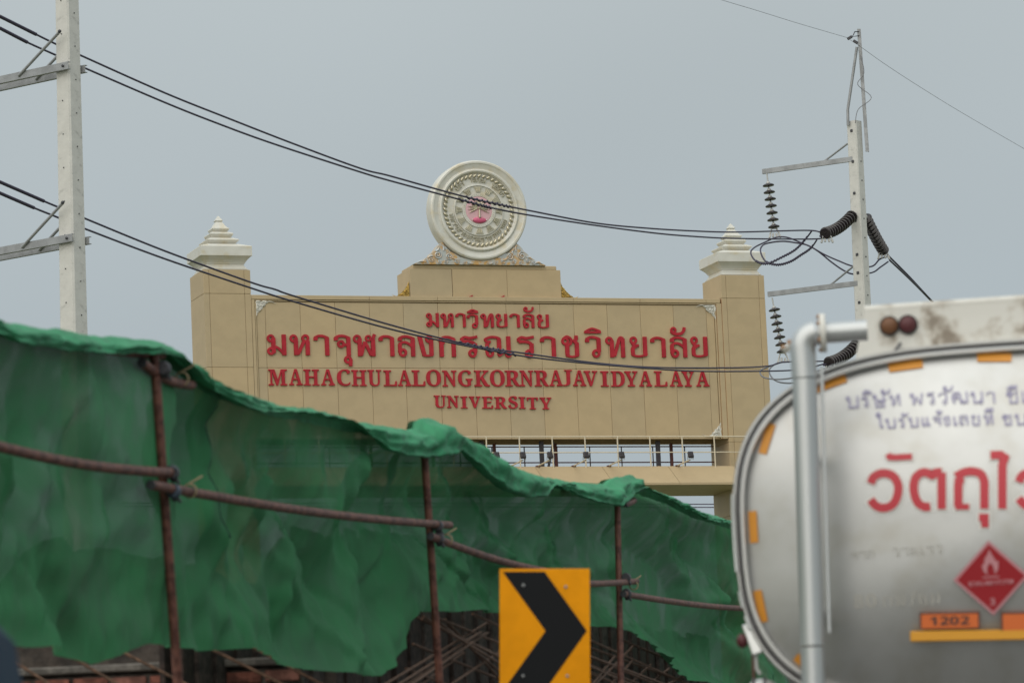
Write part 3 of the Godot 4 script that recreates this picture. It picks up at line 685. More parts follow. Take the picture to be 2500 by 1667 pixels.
	var mesh_green := paint("net_green", Color(0.058, 0.215, 0.102), 0.8, 0.0, [[0.22, Color(1.0, 0.9, 0.95, 0.945)], [0.42, Color(0.95, 0.93, 0.93, 0.985)], [0.7, Color(0.92, 1.0, 0.95, 1.0)]], 0.45)
	mesh_green.metallic_specular = 0.25
	mesh_green.transparency = BaseMaterial3D.TRANSPARENCY_ALPHA
	mesh_green.albedo_color.a = 0.985
	mesh_green.backlight_enabled = true
	mesh_green.backlight = Color(0.35, 0.35, 0.35)
	mesh_green.cull_mode = BaseMaterial3D.CULL_DISABLED
	paint("seam_green", Color(0.015, 0.075, 0.04), 0.8)
	var hem_green := paint("hem_green", Color(0.034, 0.28, 0.125), 0.7, 0.0, [[0.25, grey(0.8)], [0.6, grey(1.0)]], 0.9)
	hem_green.backlight_enabled = true
	hem_green.backlight = Color(0.35, 0.35, 0.35)
	hem_green.cull_mode = BaseMaterial3D.CULL_DISABLED


# height of the ramp below a point
func ramp(z: float) -> float:
	# rises at six in a hundred, then eases off
	var d := -z
	return max(0.0, d * 0.06 if d < 19.0 else 1.14 + (d - 19.0) * 0.012)


func ground_and_road() -> void:
	var g := Shape.new()
	g.quad(Vector3(-2000, -0.02, 1500), Vector3(2000, -0.02, 1500), Vector3(2000, -0.02, -2500), Vector3(-2000, -0.02, -2500))
	structure("ground", g, mats.field)
	# the approach ramp, with skirts down to the field
	var r := Shape.new()
	var l0 := Vector3(-9, 0, 12)
	var r0 := Vector3(9, 0, 12)
	var l1 := Vector3(-5, 0, 0)
	var pts := [[-9.0, 9.0, 12.0], [-8.0, 9.0, 0.0], [-6.0, 11.0, -19.0], [-3.0, 14.0, -40.0], [-1.0, 16.0, -52.0]]
	for k in pts.size() - 1:
		var a = pts[k]
		var b = pts[k + 1]
		var ya := ramp(a[2])
		var yb := ramp(b[2])
		r.quad(Vector3(a[0], ya, a[2]), Vector3(a[1], ya, a[2]), Vector3(b[1], yb, b[2]), Vector3(b[0], yb, b[2]))
		r.quad(Vector3(a[0] - ya * 1.5, -0.1, a[2]), Vector3(a[0], ya, a[2]), Vector3(b[0], yb, b[2]), Vector3(b[0] - yb * 1.5, -0.1, b[2]))
		r.quad(Vector3(a[1], ya, a[2]), Vector3(a[1] + ya * 1.5, -0.1, a[2]), Vector3(b[1] + yb * 1.5, -0.1, b[2]), Vector3(b[1], yb, b[2]))
	var e = pts[-1]
	r.quad(Vector3(e[0] - 4.6, -0.1, e[2]), Vector3(e[0], ramp(e[2]), e[2]), Vector3(e[1], ramp(e[2]), e[2]), Vector3(e[1] + 4.6, -0.1, e[2]))
	structure("road", r, mats.asphalt)
	var line := Shape.new()
	for k in 6:
		var z0 := 4.0 - 9.0 * k
		var z1 := z0 - 3.0
		var x0 := 1.6 if z0 > 0 else 1.6 - z0 * 0.12
		var x1 := 1.6 if z1 > 0 else 1.6 - z1 * 0.12
		line.quad(Vector3(x0 - 0.06 - 2.6, ramp(z0) + 0.006, z0), Vector3(x0 + 0.06 - 2.6, ramp(z0) + 0.006, z0), Vector3(x1 + 0.06 - 2.6, ramp(z1) + 0.006, z1), Vector3(x1 - 0.06 - 2.6, ramp(z1) + 0.006, z1))
	structure("road_marking", line, mats.road_paint)


# ---------------------------------------------------------------- the gate
const COLUMNS := [1.56, 1.824, 2.873, 3.927, 4.971, 6.004, 7.059, 8.119, 9.17, 10.22, 11.27, 12.32, 13.37, 14.42, 15.47, 15.72]
const DEPTH := 1.5


func slab(u0: float, u1: float, h0: float, h1: float, z0: float, z1: float, bevel := 0.006) -> Shape:
	var s := Shape.new()
	s.box(Vector3((u0 + u1) / 2, (h0 + h1) / 2, (z0 + z1) / 2), Vector3(u1 - u0, h1 - h0, z1 - z0), bevel)
	return s


func any_tan() -> Material:
	return [mats.tan, mats.tan, mats.tan_warm, mats.tan_dull][rng.randi() % 4]


func gate() -> void:
	var g := thing("university_gate", "tall tan gate with red Thai and English lettering, a round seal and two spired pillars", "gate", Transform3D(Basis(Vector3.UP, deg_to_rad(GATE_TURN)), GATE_AT))
	var gap := 0.0038
	# pillars: a core with cladding panels on the front and both sides
	for p in [0.0, 15.96]:
		var w := 1.40
		var core := Shape.new()
		core.box(Vector3(p + w / 2, 11.74, -DEPTH / 2), Vector3(w - 0.06, 23.48, DEPTH - 0.06))
		var pillar := part("pillar", core, mats.joint, g)
		var rows := [0.0, 3.0, 6.0, 9.0, 12.02, 14.17, 16.32, 18.5, 20.684, 22.825, 23.53]
		for k in rows.size() - 1:
			var y0: float = rows[k] + gap
			var y1: float = rows[k + 1] - gap
			for e in [[0.0, 0.165], [0.165, 1.215], [1.215, 1.40]]:
				part("cladding_panel", slab(p + e[0] + gap * (1 if e[0] > 0 else 0), p + e[1] - gap * (1 if e[1] < 1.4 else 0), y0, y1, -0.06, 0.0), any_tan(), pillar)
			for e in [[-DEPTH, -1.38], [-1.38, -0.06]]:
				part("cladding_panel", slab(p, p + 0.05, y0, y1, e[0] + gap, e[1] - gap), mats.tan, pillar)
				part("cladding_panel", slab(p + w - 0.05, p + w, y0, y1, e[0] + gap, e[1] - gap), mats.tan, pillar)
		var top := Shape.new()
		top.square([Vector2(0.0, 0.0), Vector2(0.64, 0.0), Vector2(0.655, 0.03), Vector2(0.62, 0.06), Vector2(0.60, 0.10), Vector2(0.565, 0.15), Vector2(0.565, 0.19), Vector2(0.59, 0.20), Vector2(0.59, 0.22), Vector2(0.60, 0.23), Vector2(0.64, 0.29), Vector2(0.71, 0.36), Vector2(0.735, 0.385), Vector2(0.765, 0.40), Vector2(0.77, 0.41), Vector2(0.77, 0.68), Vector2(0.76, 0.695), Vector2(0.46, 0.80),
			Vector2(0.36, 0.80), Vector2(0.39, 0.82), Vector2(0.47, 0.90), Vector2(0.475, 0.93), Vector2(0.46, 0.945), Vector2(0.34, 1.0), Vector2(0.26, 1.0), Vector2(0.29, 1.02), Vector2(0.345, 1.10), Vector2(0.347, 1.13), Vector2(0.335, 1.145), Vector2(0.24, 1.19), Vector2(0.185, 1.19), Vector2(0.21, 1.21), Vector2(0.255, 1.27), Vector2(0.256, 1.295), Vector2(0.245, 1.31),
			Vector2(0.21, 1.325), Vector2(0.16, 1.39), Vector2(0.115, 1.47), Vector2(0.09, 1.51), Vector2(0.085, 1.52), Vector2(0.11, 1.535), Vector2(0.112, 1.55), Vector2(0.09, 1.57), Vector2(0.07, 1.61), Vector2(0.055, 1.625), Vector2(0.045, 1.65), Vector2(0.02, 1.68), Vector2(0.0, 1.70)], Vector3(p + w / 2, 23.53, -DEPTH / 2 + 0.02))
		var fin := part("spire_cap", top, mats.silver_paint, g)
		fin.set_meta("label", "tiered silver painted spire on a pillar")
	# sign wall between the pillars
	var core := Shape.new()
	core.box(Vector3(8.68, 20.67, -0.18), Vector3(14.5, 4.1, 0.12))
	var wall := part("sign_wall", core, mats.joint, g)
	for k in COLUMNS.size() - 1:
		part("cladding_panel", slab(COLUMNS[k] + gap, COLUMNS[k + 1] - gap, 20.684 + gap, 22.605, -0.12, -0.06), any_tan(), wall)
		part("cladding_panel", slab(COLUMNS[k] + gap, COLUMNS[k + 1] - gap, 18.60, 20.684 - gap, -0.12, -0.06), any_tan(), wall)
	# frame round the lettering: two grooves along the top, a rust-coloured joint on the right
	for k in range(0, COLUMNS.size() - 1, 2):
		part("frame_panel", slab(COLUMNS[k] - (0.16 if k == 0 else 0.0) + gap, COLUMNS[min(k + 2, COLUMNS.size() - 1)] - gap + (0.2 if k >= 14 else 0.0), 22.675, 22.80, -0.12, -0.01), mats.tan, wall)
	part("frame_panel", slab(1.50, 15.8, 22.632, 22.66, -0.12, -0.03, 0.002), mats.tan, wall)
	part("frame_panel", slab(1.41, 1.50, 18.60, 22.665, -0.12, -0.01), mats.tan, wall)
	part("frame_panel", slab(1.51, 1.55, 18.60, 22.62, -0.12, -0.03), mats.tan, wall)
	part("frame_panel", slab(15.73, 15.775, 18.60, 22.62, -0.12, -0.03), mats.tan, wall)
	part("frame_panel", slab(15.787, 15.945, 18.60, 22.665, -0.12, -0.01), mats.tan, wall)
	part("joint_sealant", slab(15.776, 15.786, 18.60, 22.62, -0.12, -0.02, 0.0), mats.seal_brown, wall)
	part("joint_sealant", slab(15.946, 15.962, 18.60, 22.80, -0.12, -0.012, 0.0), mats.seal_brown, wall)
	part("wall_back", slab(1.42, 15.95, 18.62, 22.79, -DEPTH, -1.33), mats.tan, wall)
	part("wall_coping", slab(1.42, 15.95, 22.726, 22.796, -1.32, -0.13), mats.tan, wall)
	lettering(g)
	# pedestal of the seal
	var ped := part("pedestal", slab(6.30, 10.90, 22.80, 23.62, -1.3, -0.15), mats.joint, g)
	part("cladding_panel", slab(6.26, 7.55, 22.80, 23.635, -0.16, -0.10), mats.tan_dull, ped)
	part("cladding_panel", slab(7.565, 9.25, 22.80, 23.635, -0.16, -0.10), mats.tan_warm, ped)
	part("cladding_panel", slab(9.256, 10.93, 22.80, 23.635, -0.16, -0.10), mats.tan_warm, ped)
	part("cladding_panel", slab(6.25, 6.30, 22.80, 23.63, -1.3, -0.165), mats.tan, ped)
	part("ledge", slab(6.36, 10.82, 23.63, 23.76, -1.2, -0.12, 0.02), mats.tan, ped)
	for u in [8.11, 9.09]:
		var w := Shape.new()
		w.prism(PackedVector2Array([Vector2(u - 0.09, 22.80), Vector2(u + 0.035, 22.80), Vector2(u + 0.045, 22.865)]), -0.099, -0.03)
		part("letter_fragment", w, mats.letter_red, g)
	seal(g)
	brackets(g)
	for c in [[1.53, 22.62, 1.0, -1.0], [15.755, 22.62, -1.0, -1.0], [15.755, 18.66, -1.0, 1.0], [1.53, 18.66, 1.0, 1.0]]:
		var back := part("corner_ornament", corner(c[0], c[1], c[2], c[3], 0.62, 0.44, true), mats.silver_bright, g)
		part("relief", corner(c[0], c[1], c[2], c[3], 0.62, 0.44, false), mats.silver_bright, back)
	part("gold_ornament", gold_corner(6.235, 22.80, -1.0, -0.13), mats.gold, g)
	part("gold_ornament", gold_corner(10.945, 22.80, 1.0, -0.13), mats.gold, g)
	walkway(g)


func lettering(g: Node3D) -> void:
	for e in THAI_TOP:
		var w := 0.052 if e[0] in ["ิ", "ั"] else 0.082
		part("letter", glyph(e[0], e[1], e[2], e[3], e[4], w, -0.061, 0.0), mats.letter_red, g)
	for e in THAI_MAIN:
		var w: float = {"ิ": 0.07, "ั": 0.085, "ุ": 0.10}.get(e[0], 0.122)
		part("letter", glyph(e[0], e[1], e[2], e[3], e[4], w, -0.061, -0.005), mats.letter_red, g)
	for e in LATIN_MAIN + LATIN_LOW:
		part("letter", latin(e[0], e[1], e[2], e[3], e[4], -0.061, -0.008), mats.letter_red, g)


func corner(x: float, y: float, sx: float, sy: float, w: float, h: float, ground_only: bool) -> Shape:
	var s := Shape.new()
	var m := func(a: float, b: float) -> Vector2: return Vector2(x + sx * a * w, y + sy * b * h)
	var out := PackedVector2Array()
	for p in [[0.0, 0.0], [0.66, 0.02], [0.6, 0.1], [0.5, 0.17], [0.46, 0.3], [0.36, 0.36], [0.34, 0.5], [0.22, 0.56], [0.16, 0.7], [0.08, 0.78], [0.02, 1.0]]:
		out.append(m.call(p[0], p[1]))
	if ground_only:
		s.prism(out, -0.06, -0.04)
		return s
	for e in [[0.02, 0.04, 0.3, 0.05], [0.03, 0.06, 0.05, 0.5], [0.3, 0.06, 0.6, 0.04], [0.2, 0.3, 0.4, 0.34], [0.1, 0.3, 0.24, 0.36]]:
		s.leaf(m.call(e[0], e[1]), m.call(e[2], e[3]), 0.06, 0.1, -0.035)
	s.leaf(m.call(0.5, 0.06), m.call(1.0, 0.16), 0.03, -0.12 * sx * sy, -0.03)
	s.scroll(m.call(0.14, 0.5), 0.075, 1.5, 0.5, 0.016, -0.03, sx * sy)
	s.scroll(m.call(0.34, 0.2), 0.06, 1.4, 2.0, 0.014, -0.03, -sx * sy)
	s.scroll(m.call(0.12, 0.16), 0.05, 1.4, 3.0, 0.013, -0.03, sx * sy)
	s.leaf(m.call(0.05, 0.72), m.call(0.02, 0.98), 0.035, 0.1, -0.03)
	s.leaf(m.call(0.3, 0.42), m.call(0.5, 0.22), 0.04, 0.2, -0.03)
	s.leaf(m.call(0.42, 0.14), m.call(0.64, 0.05), 0.04, 0.15, -0.03)
	return s


func gold_corner(x: float, y: float, sx: float, z: float) -> Shape:
	var s := Shape.new()
	var m := func(a: float, b: float) -> Vector2: return Vector2(x + sx * a, y + b)
	var out := PackedVector2Array()
	for p in [[0.0, 0.0], [0.4, 0.0], [0.33, 0.07], [0.26, 0.1], [0.2, 0.17], [0.15, 0.2], [0.1, 0.29], [0.05, 0.33], [0.01, 0.42], [0.0, 0.42]]:
		out.append(m.call(p[0], p[1]))
	s.prism(out, z - 0.04, z)
	s.scroll(m.call(0.09, 0.16), 0.07, 1.6, 0.4, 0.018, z + 0.01, sx)
	s.scroll(m.call(0.22, 0.06), 0.055, 1.5, 2.6, 0.016, z + 0.01, -sx)
	s.leaf(m.call(0.02, 0.24), m.call(0.005, 0.45), 0.05, 0.1, z)
	s.leaf(m.call(0.26, 0.04), m.call(0.53, 0.06), 0.04, -0.16 * sx, z)
	s.leaf(m.call(0.02, 0.04), m.call(0.14, 0.03), 0.05, 0.1, z)
	return s


func ring_at(c: Vector3) -> Transform3D:
	# lathe axis turned to face the front
	return Transform3D(Basis(Vector3.RIGHT, PI / 2), c)


func seal(g: Node3D) -> void:
	var c := Vector3(8.44, 25.38, 0.0)
	var at := ring_at(c)
	var R := 1.50
	var s := Shape.new()
	# rim, hollow, inner bead and field
	s.lathe([Vector2(R * 0.97, -0.42), Vector2(R, -0.38), Vector2(R, -0.05), Vector2(R * 0.99, 0.02), Vector2(R * 0.965, 0.05), Vector2(R * 0.935, 0.05), Vector2(R * 0.92, 0.03), Vector2(R * 0.83, -0.01), Vector2(R * 0.82, 0.0), Vector2(R * 0.81, 0.045), Vector2(R * 0.79, 0.06), Vector2(R * 0.765, 0.05), Vector2(R * 0.755, 0.02), Vector2(R * 0.74, 0.0), Vector2(R * 0.73, -0.03), Vector2(R * 0.515, -0.03), Vector2(R * 0.51, 0.015), Vector2(R * 0.49, 0.02), Vector2(R * 0.485, -0.02), Vector2(R * 0.345, -0.02), Vector2(R * 0.34, 0.02), Vector2(R * 0.28, 0.02), Vector2(R * 0.275, 0.0), Vector2(0.0, 0.0)], 72, at)
	s.lathe([Vector2(0, -0.42), Vector2(R * 0.97, -0.42)], 72, at)
	var disc := part("seal", s, mats.silver_paint, g)
	disc.set_meta("label", "round silver seal with a rope border, twelve spokes and a pink centre")
	# rope border: 46 slanted lobes
	var lobe := Shape.new()
	lobe.ball(Vector3.ZERO, Vector3(0.085, 0.042, 0.035), Basis.IDENTITY, 5, 8)
	var lm := lobe.mesh()
	for k in 46:
		var a := TAU * k / 46.0
		part("rope_lobe", lm, mats.gold_pale, disc, Transform3D(Basis(Vector3.BACK, a + PI / 2 + 0.75), c + Vector3(cos(a), sin(a), 0) * R * 0.69 + Vector3(0, 0, 0.0)))
	# twelve pedestal-shaped spokes
	var sp := Shape.new()
	sp.prism(PackedVector2Array([Vector2(-0.055, 0.0), Vector2(0.055, 0.0), Vector2(0.05, 0.05), Vector2(0.075, 0.07), Vector2(0.08, 0.11), Vector2(0.10, 0.13), Vector2(0.115, 0.19), Vector2(-0.115, 0.19), Vector2(-0.10, 0.13), Vector2(-0.08, 0.11), Vector2(-0.075, 0.07), Vector2(-0.05, 0.05)]), -0.02, 0.015)
	for q in [-0.05, 0.0, 0.05]:
		sp.box(Vector3(q, 0.09, 0.02), Vector3(0.018, 0.12, 0.03), 0.004)
	var sm := sp.mesh()
	for k in 12:
		var a := TAU * k / 12.0 + PI / 2
		part("spoke", sm, mats.gold_pale, disc, Transform3D(Basis(Vector3.BACK, a - PI / 2), c + Vector3(cos(a), sin(a), 0) * R * 0.352))
	var dots := Shape.new()
	for k in 44:
		var a := TAU * k / 44.0
		dots.ball(c + Vector3(cos(a), sin(a), 0) * R * 0.31 + Vector3(0, 0, 0.022), Vector3.ONE * 0.013, Basis.IDENTITY, 3, 6)
	part("dot_ring", dots, mats.gold_pale, disc)
	# letters round the field
	ring_text(disc, c, ["ป", "ญ", "า"], 2.36, 0.12, R * 0.60)
	ring_text(disc, c, ["โ", "ล", "ก", "ส", "ม"], 1.76, 0.105, R * 0.60)
	ring_text(disc, c, ["ป", "ช", "โ", "ช", "ต"], 0.98, 0.105, R * 0.60)
	ring_text(disc, c, ["ม", "ห", "า", "จ", "ฬ", "า", "ล", "ง", "ก", "ร", "ณ", "ร", "า", "ช", "ว", "ท", "ย", "า", "ล", "ย"], -2.95, -0.135, R * 0.58)
	# pink centre, fan of rays, cushion and stand
	var pk := Shape.new()
	pk.lathe([Vector2(R * 0.272, 0.003), Vector2(R * 0.25, 0.012), Vector2(0.0, 0.018)], 40, at)
	part("centre_field", pk, mats.pink, disc)
	var fan := Shape.new()
	for k in 15:
		var a := PI / 2 + (k - 7) * 0.29
		var d := Vector2(cos(a), sin(a))
		var l := 0.34 if absf(k - 7.0) < 5 else 0.36
		fan.leaf(Vector2(c.x, c.y + 0.07) + d * 0.05, Vector2(c.x, c.y + 0.07) + d * l * (0.78 if a > 0.3 and a < PI - 0.3 else 1.0), 0.045, 0.0, 0.035)
	part("fan", fan, mats.gold_pale, disc)
	var stem := Shape.new()
	stem.lathe([Vector2(0.035, -0.24), Vector2(0.05, -0.22), Vector2(0.026, -0.19), Vector2(0.022, 0.0), Vector2(0.035, 0.05), Vector2(0.0, 0.09)], 10, Transform3D(Basis.IDENTITY, c + Vector3(0, 0, 0.06)))
	part("fan_handle", stem, mats.gold_pale, disc)
	var cush := Shape.new()
	cush.ball(c + Vector3(0.0, -0.30, 0.03), Vector3(0.21, 0.09, 0.055), Basis.IDENTITY, 8, 16)
	part("cushion", cush, mats.rose, disc)
	var knob := Shape.new()
	for q in [-0.215, 0.215]:
		knob.ball(c + Vector3(q, -0.30, 0.05), Vector3.ONE * 0.02, Basis.IDENTITY, 4, 6)
	for q in [-0.08, -0.02, 0.04, 0.1]:
		knob.ball(c + Vector3(q - 0.01, -0.255, 0.08), Vector3.ONE * 0.012, Basis.IDENTITY, 4, 6)
	part("cushion_bead", knob, mats.silver_bright, disc)


func ring_text(disc: Node3D, c: Vector3, word: Array, start: float, step: float, radius: float) -> void:
	var a := start
	for l in word:
		var s := glyph(l if GLYPHS.has(l) else "ณ", -0.05, 0.05, -0.055, 0.055, 0.02, -0.03, 0.012)
		var turn := a - PI / 2 if step > 0 else a + PI / 2
		part("letter", s, mats.gold_pale, disc, Transform3D(Basis(Vector3.BACK, turn), c + Vector3(cos(a), sin(a), 0) * radius))
		a -= step


func brackets(g: Node3D) -> void:
	for side in [-1.0, 1.0]:
		var s := Shape.new()
		var x := 8.42
		var m := func(u: float, h: float) -> Vector2: return Vector2(x + side * u, 23.76 + h)
		var out := PackedVector2Array()
		for p in [[0.0, 0.0], [2.05, 0.0], [1.93, 0.05], [1.75, 0.10], [1.66, 0.19], [1.56, 0.22], [1.50, 0.32], [1.38, 0.40], [1.30, 0.52], [1.22, 0.60], [1.15, 0.66], [1.08, 0.56], [0.9, 0.38], [0.6, 0.22], [0.3, 0.14], [0.0, 0.11]]:
			out.append(m.call(p[0], p[1]))
		s.prism(out, -0.35, -0.02)
		var o := part("scroll_bracket", s, mats.scroll_tan, g)
		o.set_meta("label", "weathered scroll bracket holding the seal")
		var t := Shape.new()
		var pos := [[0.95, 0.24, 0.11, 0.2], [1.30, 0.27, 0.12, 1.0], [1.05, 0.09, 0.07, 2.0], [1.50, 0.13, 0.08, 0.5], [0.72, 0.1, 0.08, 1.5], [1.25, 0.06, 0.06, 0.0], [1.66, 0.07, 0.06, 2.5], [0.5, 0.05, 0.05, 1.0]]
		for q in pos:
			t.scroll(m.call(q[0], q[1]), q[2], 1.8, q[3], q[2] * 0.2, -0.01, side)
		for q in [[1.12, 0.4, 1.18, 0.62], [1.36, 0.38, 1.24, 0.52], [1.45, 0.24, 1.62, 0.17], [1.7, 0.06, 1.95, 0.03], [0.85, 0.2, 0.6, 0.15], [1.0, 0.34, 1.1, 0.5], [0.4, 0.07, 0.2, 0.05]]:
			t.leaf(m.call(q[0], q[1]), m.call(q[2], q[3]), 0.07, 0.15 * side, -0.015)
		part("scrollwork", t, mats.scroll_silver, o)


func walkway(g: Node3D) -> void:
	# sloping fascia of the beam: top edge in the wall plane, lower edge further out
	var b := Shape.new()
	b.prism(PackedVector2Array([Vector2(0.28, 17.73), Vector2(-1.5, 17.73), Vector2(-1.5, 17.12), Vector2(1.18, 17.09), Vector2(1.18, 17.14)]), 0, 14.55, Transform3D(Basis(Vector3.BACK, Vector3.UP, Vector3.RIGHT), Vector3(1.405, 0, 0)))
	var beam := part("beam", b, mats.joint, g)
	var n := Vector2(0.59, 0.9).normalized()
	for k in 7:
		var u0 := 1.41 + 14.54 * k / 7.0
		var f := Shape.new()
		var p := PackedVector2Array([Vector2(0.29, 17.745), Vector2(1.20, 17.145), Vector2(1.20, 17.08), Vector2(1.185, 17.08), Vector2(1.185, 17.15), Vector2(0.281, 17.742)])
		f.prism(p, u0 + 0.006, u0 + 14.54 / 7.0 - 0.006, Transform3D(Basis(Vector3.BACK, Vector3.UP, Vector3.RIGHT), Vector3.ZERO))
		part("fascia_panel", f, mats.tan, beam)
		part("soffit_panel", slab(u0 + 0.006, u0 + 14.54 / 7.0 - 0.006, 17.07, 17.085, -1.48, 1.17, 0.0), mats.tan_dull, beam)
	# railing in front
	var rail := Shape.new()
	rail.tube([Vector3(1.0, 18.615, 0.34), Vector3(16.6, 18.615, 0.34)], 0.02, 8)
	part("handrail", rail, mats.rail_cream, g)
	var mid := Shape.new()
	mid.tube([Vector3(1.0, 18.15, 0.34), Vector3(16.6, 18.15, 0.34)], 0.016, 8)
	part("handrail", mid, mats.rail_cream, g)
	for k in 16:
		var u := 16.372 - 1.016 * k
		var p := Shape.new()
		p.tube([Vector3(u, 17.70 if k > 0 else 17.9, 0.34), Vector3(u, 18.61, 0.34)], 0.022, 8)
		part("railing_post", p, mats.rail_cream, g)
	# railing at the back and the steel frame under the sign wall
	for h in [18.51, 18.04]:
		var r := Shape.new()
		r.tube([Vector3(1.45, h, -1.1), Vector3(15.93, h, -1.1)], 0.02, 6)
		part("back_rail", r, mats.steel_red, g)
	for u in [2.9, 3.9, 4.9, 5.9, 6.9, 7.9, 8.889, 9.896, 10.92, 11.949, 12.95, 13.944, 14.959]:
		var p := Shape.new()
		p.tube([Vector3(u, 17.72, -1.1), Vector3(u, 18.5, -1.1)], 0.018, 6)
		part("back_post", p, mats.steel_black, g)
	for u in [4.67, 6.5, 8.324, 10.17, 13.823]:
		part("steel_column", slab(u - 0.055, u + 0.055, 17.71, 18.58, -0.4, -0.28, 0.004), mats.steel_black, g)
	for u in [5.1, 7.0, 8.898, 10.80, 14.457]:
		part("steel_column", slab(u - 0.04, u + 0.04, 17.71, 18.58, -0.95, -0.86, 0.004), mats.steel_red, g)
	for e in [[8.38, 18.5, 8.62, 17.72], [10.55, 18.55, 10.34, 17.72]]:
		var d := Shape.new()
		d.tube([Vector3(e[0], e[1], -0.34), Vector3(e[2], e[3], -0.34)], 0.04, 4)
		part("steel_brace", d, mats.steel_black, g)


func floodlights() -> void:
	var spots := [[8.13, 7.5], [8.93, 8.55], [9.76, 9.4], [10.87, 10.5], [11.97, 11.62], [14.12, 13.85]]
	for k in spots.size():
		var u: float = spots[k][0]
		var t := thing("floodlight", "%s black floodlight from the right gate pillar, on a cream arm" % ["sixth", "fifth", "fourth", "third", "second", "first"][k], "floodlight", Transform3D(Basis(Vector3.UP, deg_to_rad(GATE_TURN)), GATE_AT + Basis(Vector3.UP, deg_to_rad(GATE_TURN)) * Vector3(u + 0.05, 17.72, 0.30)), "floodlights along the walkway")
		var arm := Shape.new()
		arm.tube([Vector3(0, 0.0, 0.0), Vector3(0, 0.045, 0.05), Vector3(-0.03, 0.06, 1.12)], 0.022, 8)
		part("arm", arm, mats.rail_cream, t)
		var foot := Shape.new()
		foot.box(Vector3(0, 0.035, 0.0), Vector3(0.12, 0.03, 0.12), 0.005)
		part("base_plate", foot, mats.steel_red, t)
		var tilt := Basis(Vector3.RIGHT, -0.45)
		var h := Shape.new()
		h.box(Vector3(-0.03, 0.20, 1.2), Vector3(0.16, 0.20, 0.09), 0.015, tilt)
		for q in [-0.05, 0.0, 0.05]:
			h.box(Vector3(-0.03 + q, 0.20, 1.2) + tilt * Vector3(0, 0, 0.055), Vector3(0.012, 0.15, 0.03), 0.003, tilt)
		part("housing", h, mats.steel_black, t)
		var gl := Shape.new()
		gl.box(Vector3(-0.03, 0.20, 1.2) + tilt * Vector3(0, 0, -0.047), Vector3(0.14, 0.17, 0.006), 0.002, tilt)
		part("glass", gl, mats.cap_grey, t)
		var y := Shape.new()
		y.tube([Vector3(-0.12, 0.20, 1.2), Vector3(-0.12, 0.07, 1.16), Vector3(0.06, 0.07, 1.16), Vector3(0.06, 0.20, 1.2)], 0.01, 6)
		part("yoke", y, mats.cap_grey, t)


# ---------------------------------------------------------------- poles and lines
const TURN_POLE := 36.9


func pole_shaft(top: Vector3, foot: Vector3, w_top: float, w_foot: float) -> Shape:
	var s := Shape.new()
	var b := Basis(Vector3.UP, -deg_to_rad(TURN_POLE))
	var ring := func(c: Vector3, w: float) -> Array:
		var o := []
		var h := w / 2
		var k := h * 0.82
		for q in [[h, k], [k, h], [-k, h], [-h, k], [-h, -k], [-k, -h], [k, -h], [h, -k]]:
			o.append(c + b * Vector3(q[0], 0, -q[1]))
		return o
	var a: Array = ring.call(foot, w_foot)
	var t: Array = ring.call(top, w_top)
	for k in 8:
		var j := (k + 1) % 8
		s.quad(a[k], a[j], t[j], t[k])
	s.facing(t, Vector3.UP)
	return s


func channel(a: Vector3, b: Vector3, h: float, d: float) -> Shape:
	var s := Shape.new()
	var x := (b - a).normalized()
	var z := x.cross(Vector3.UP).normalized()
	var turn := Basis(x, z.cross(x), z)
	var l := a.distance_to(b)
	var m := (a + b) / 2
	s.box(m, Vector3(l, h, 0.01), 0.002, turn)
	for q in [-1.0, 1.0]:
		s.box(m + turn * Vector3(0, q * (h / 2 - 0.005), d / 2), Vector3(l, 0.01, d), 0.002, turn)
	return s


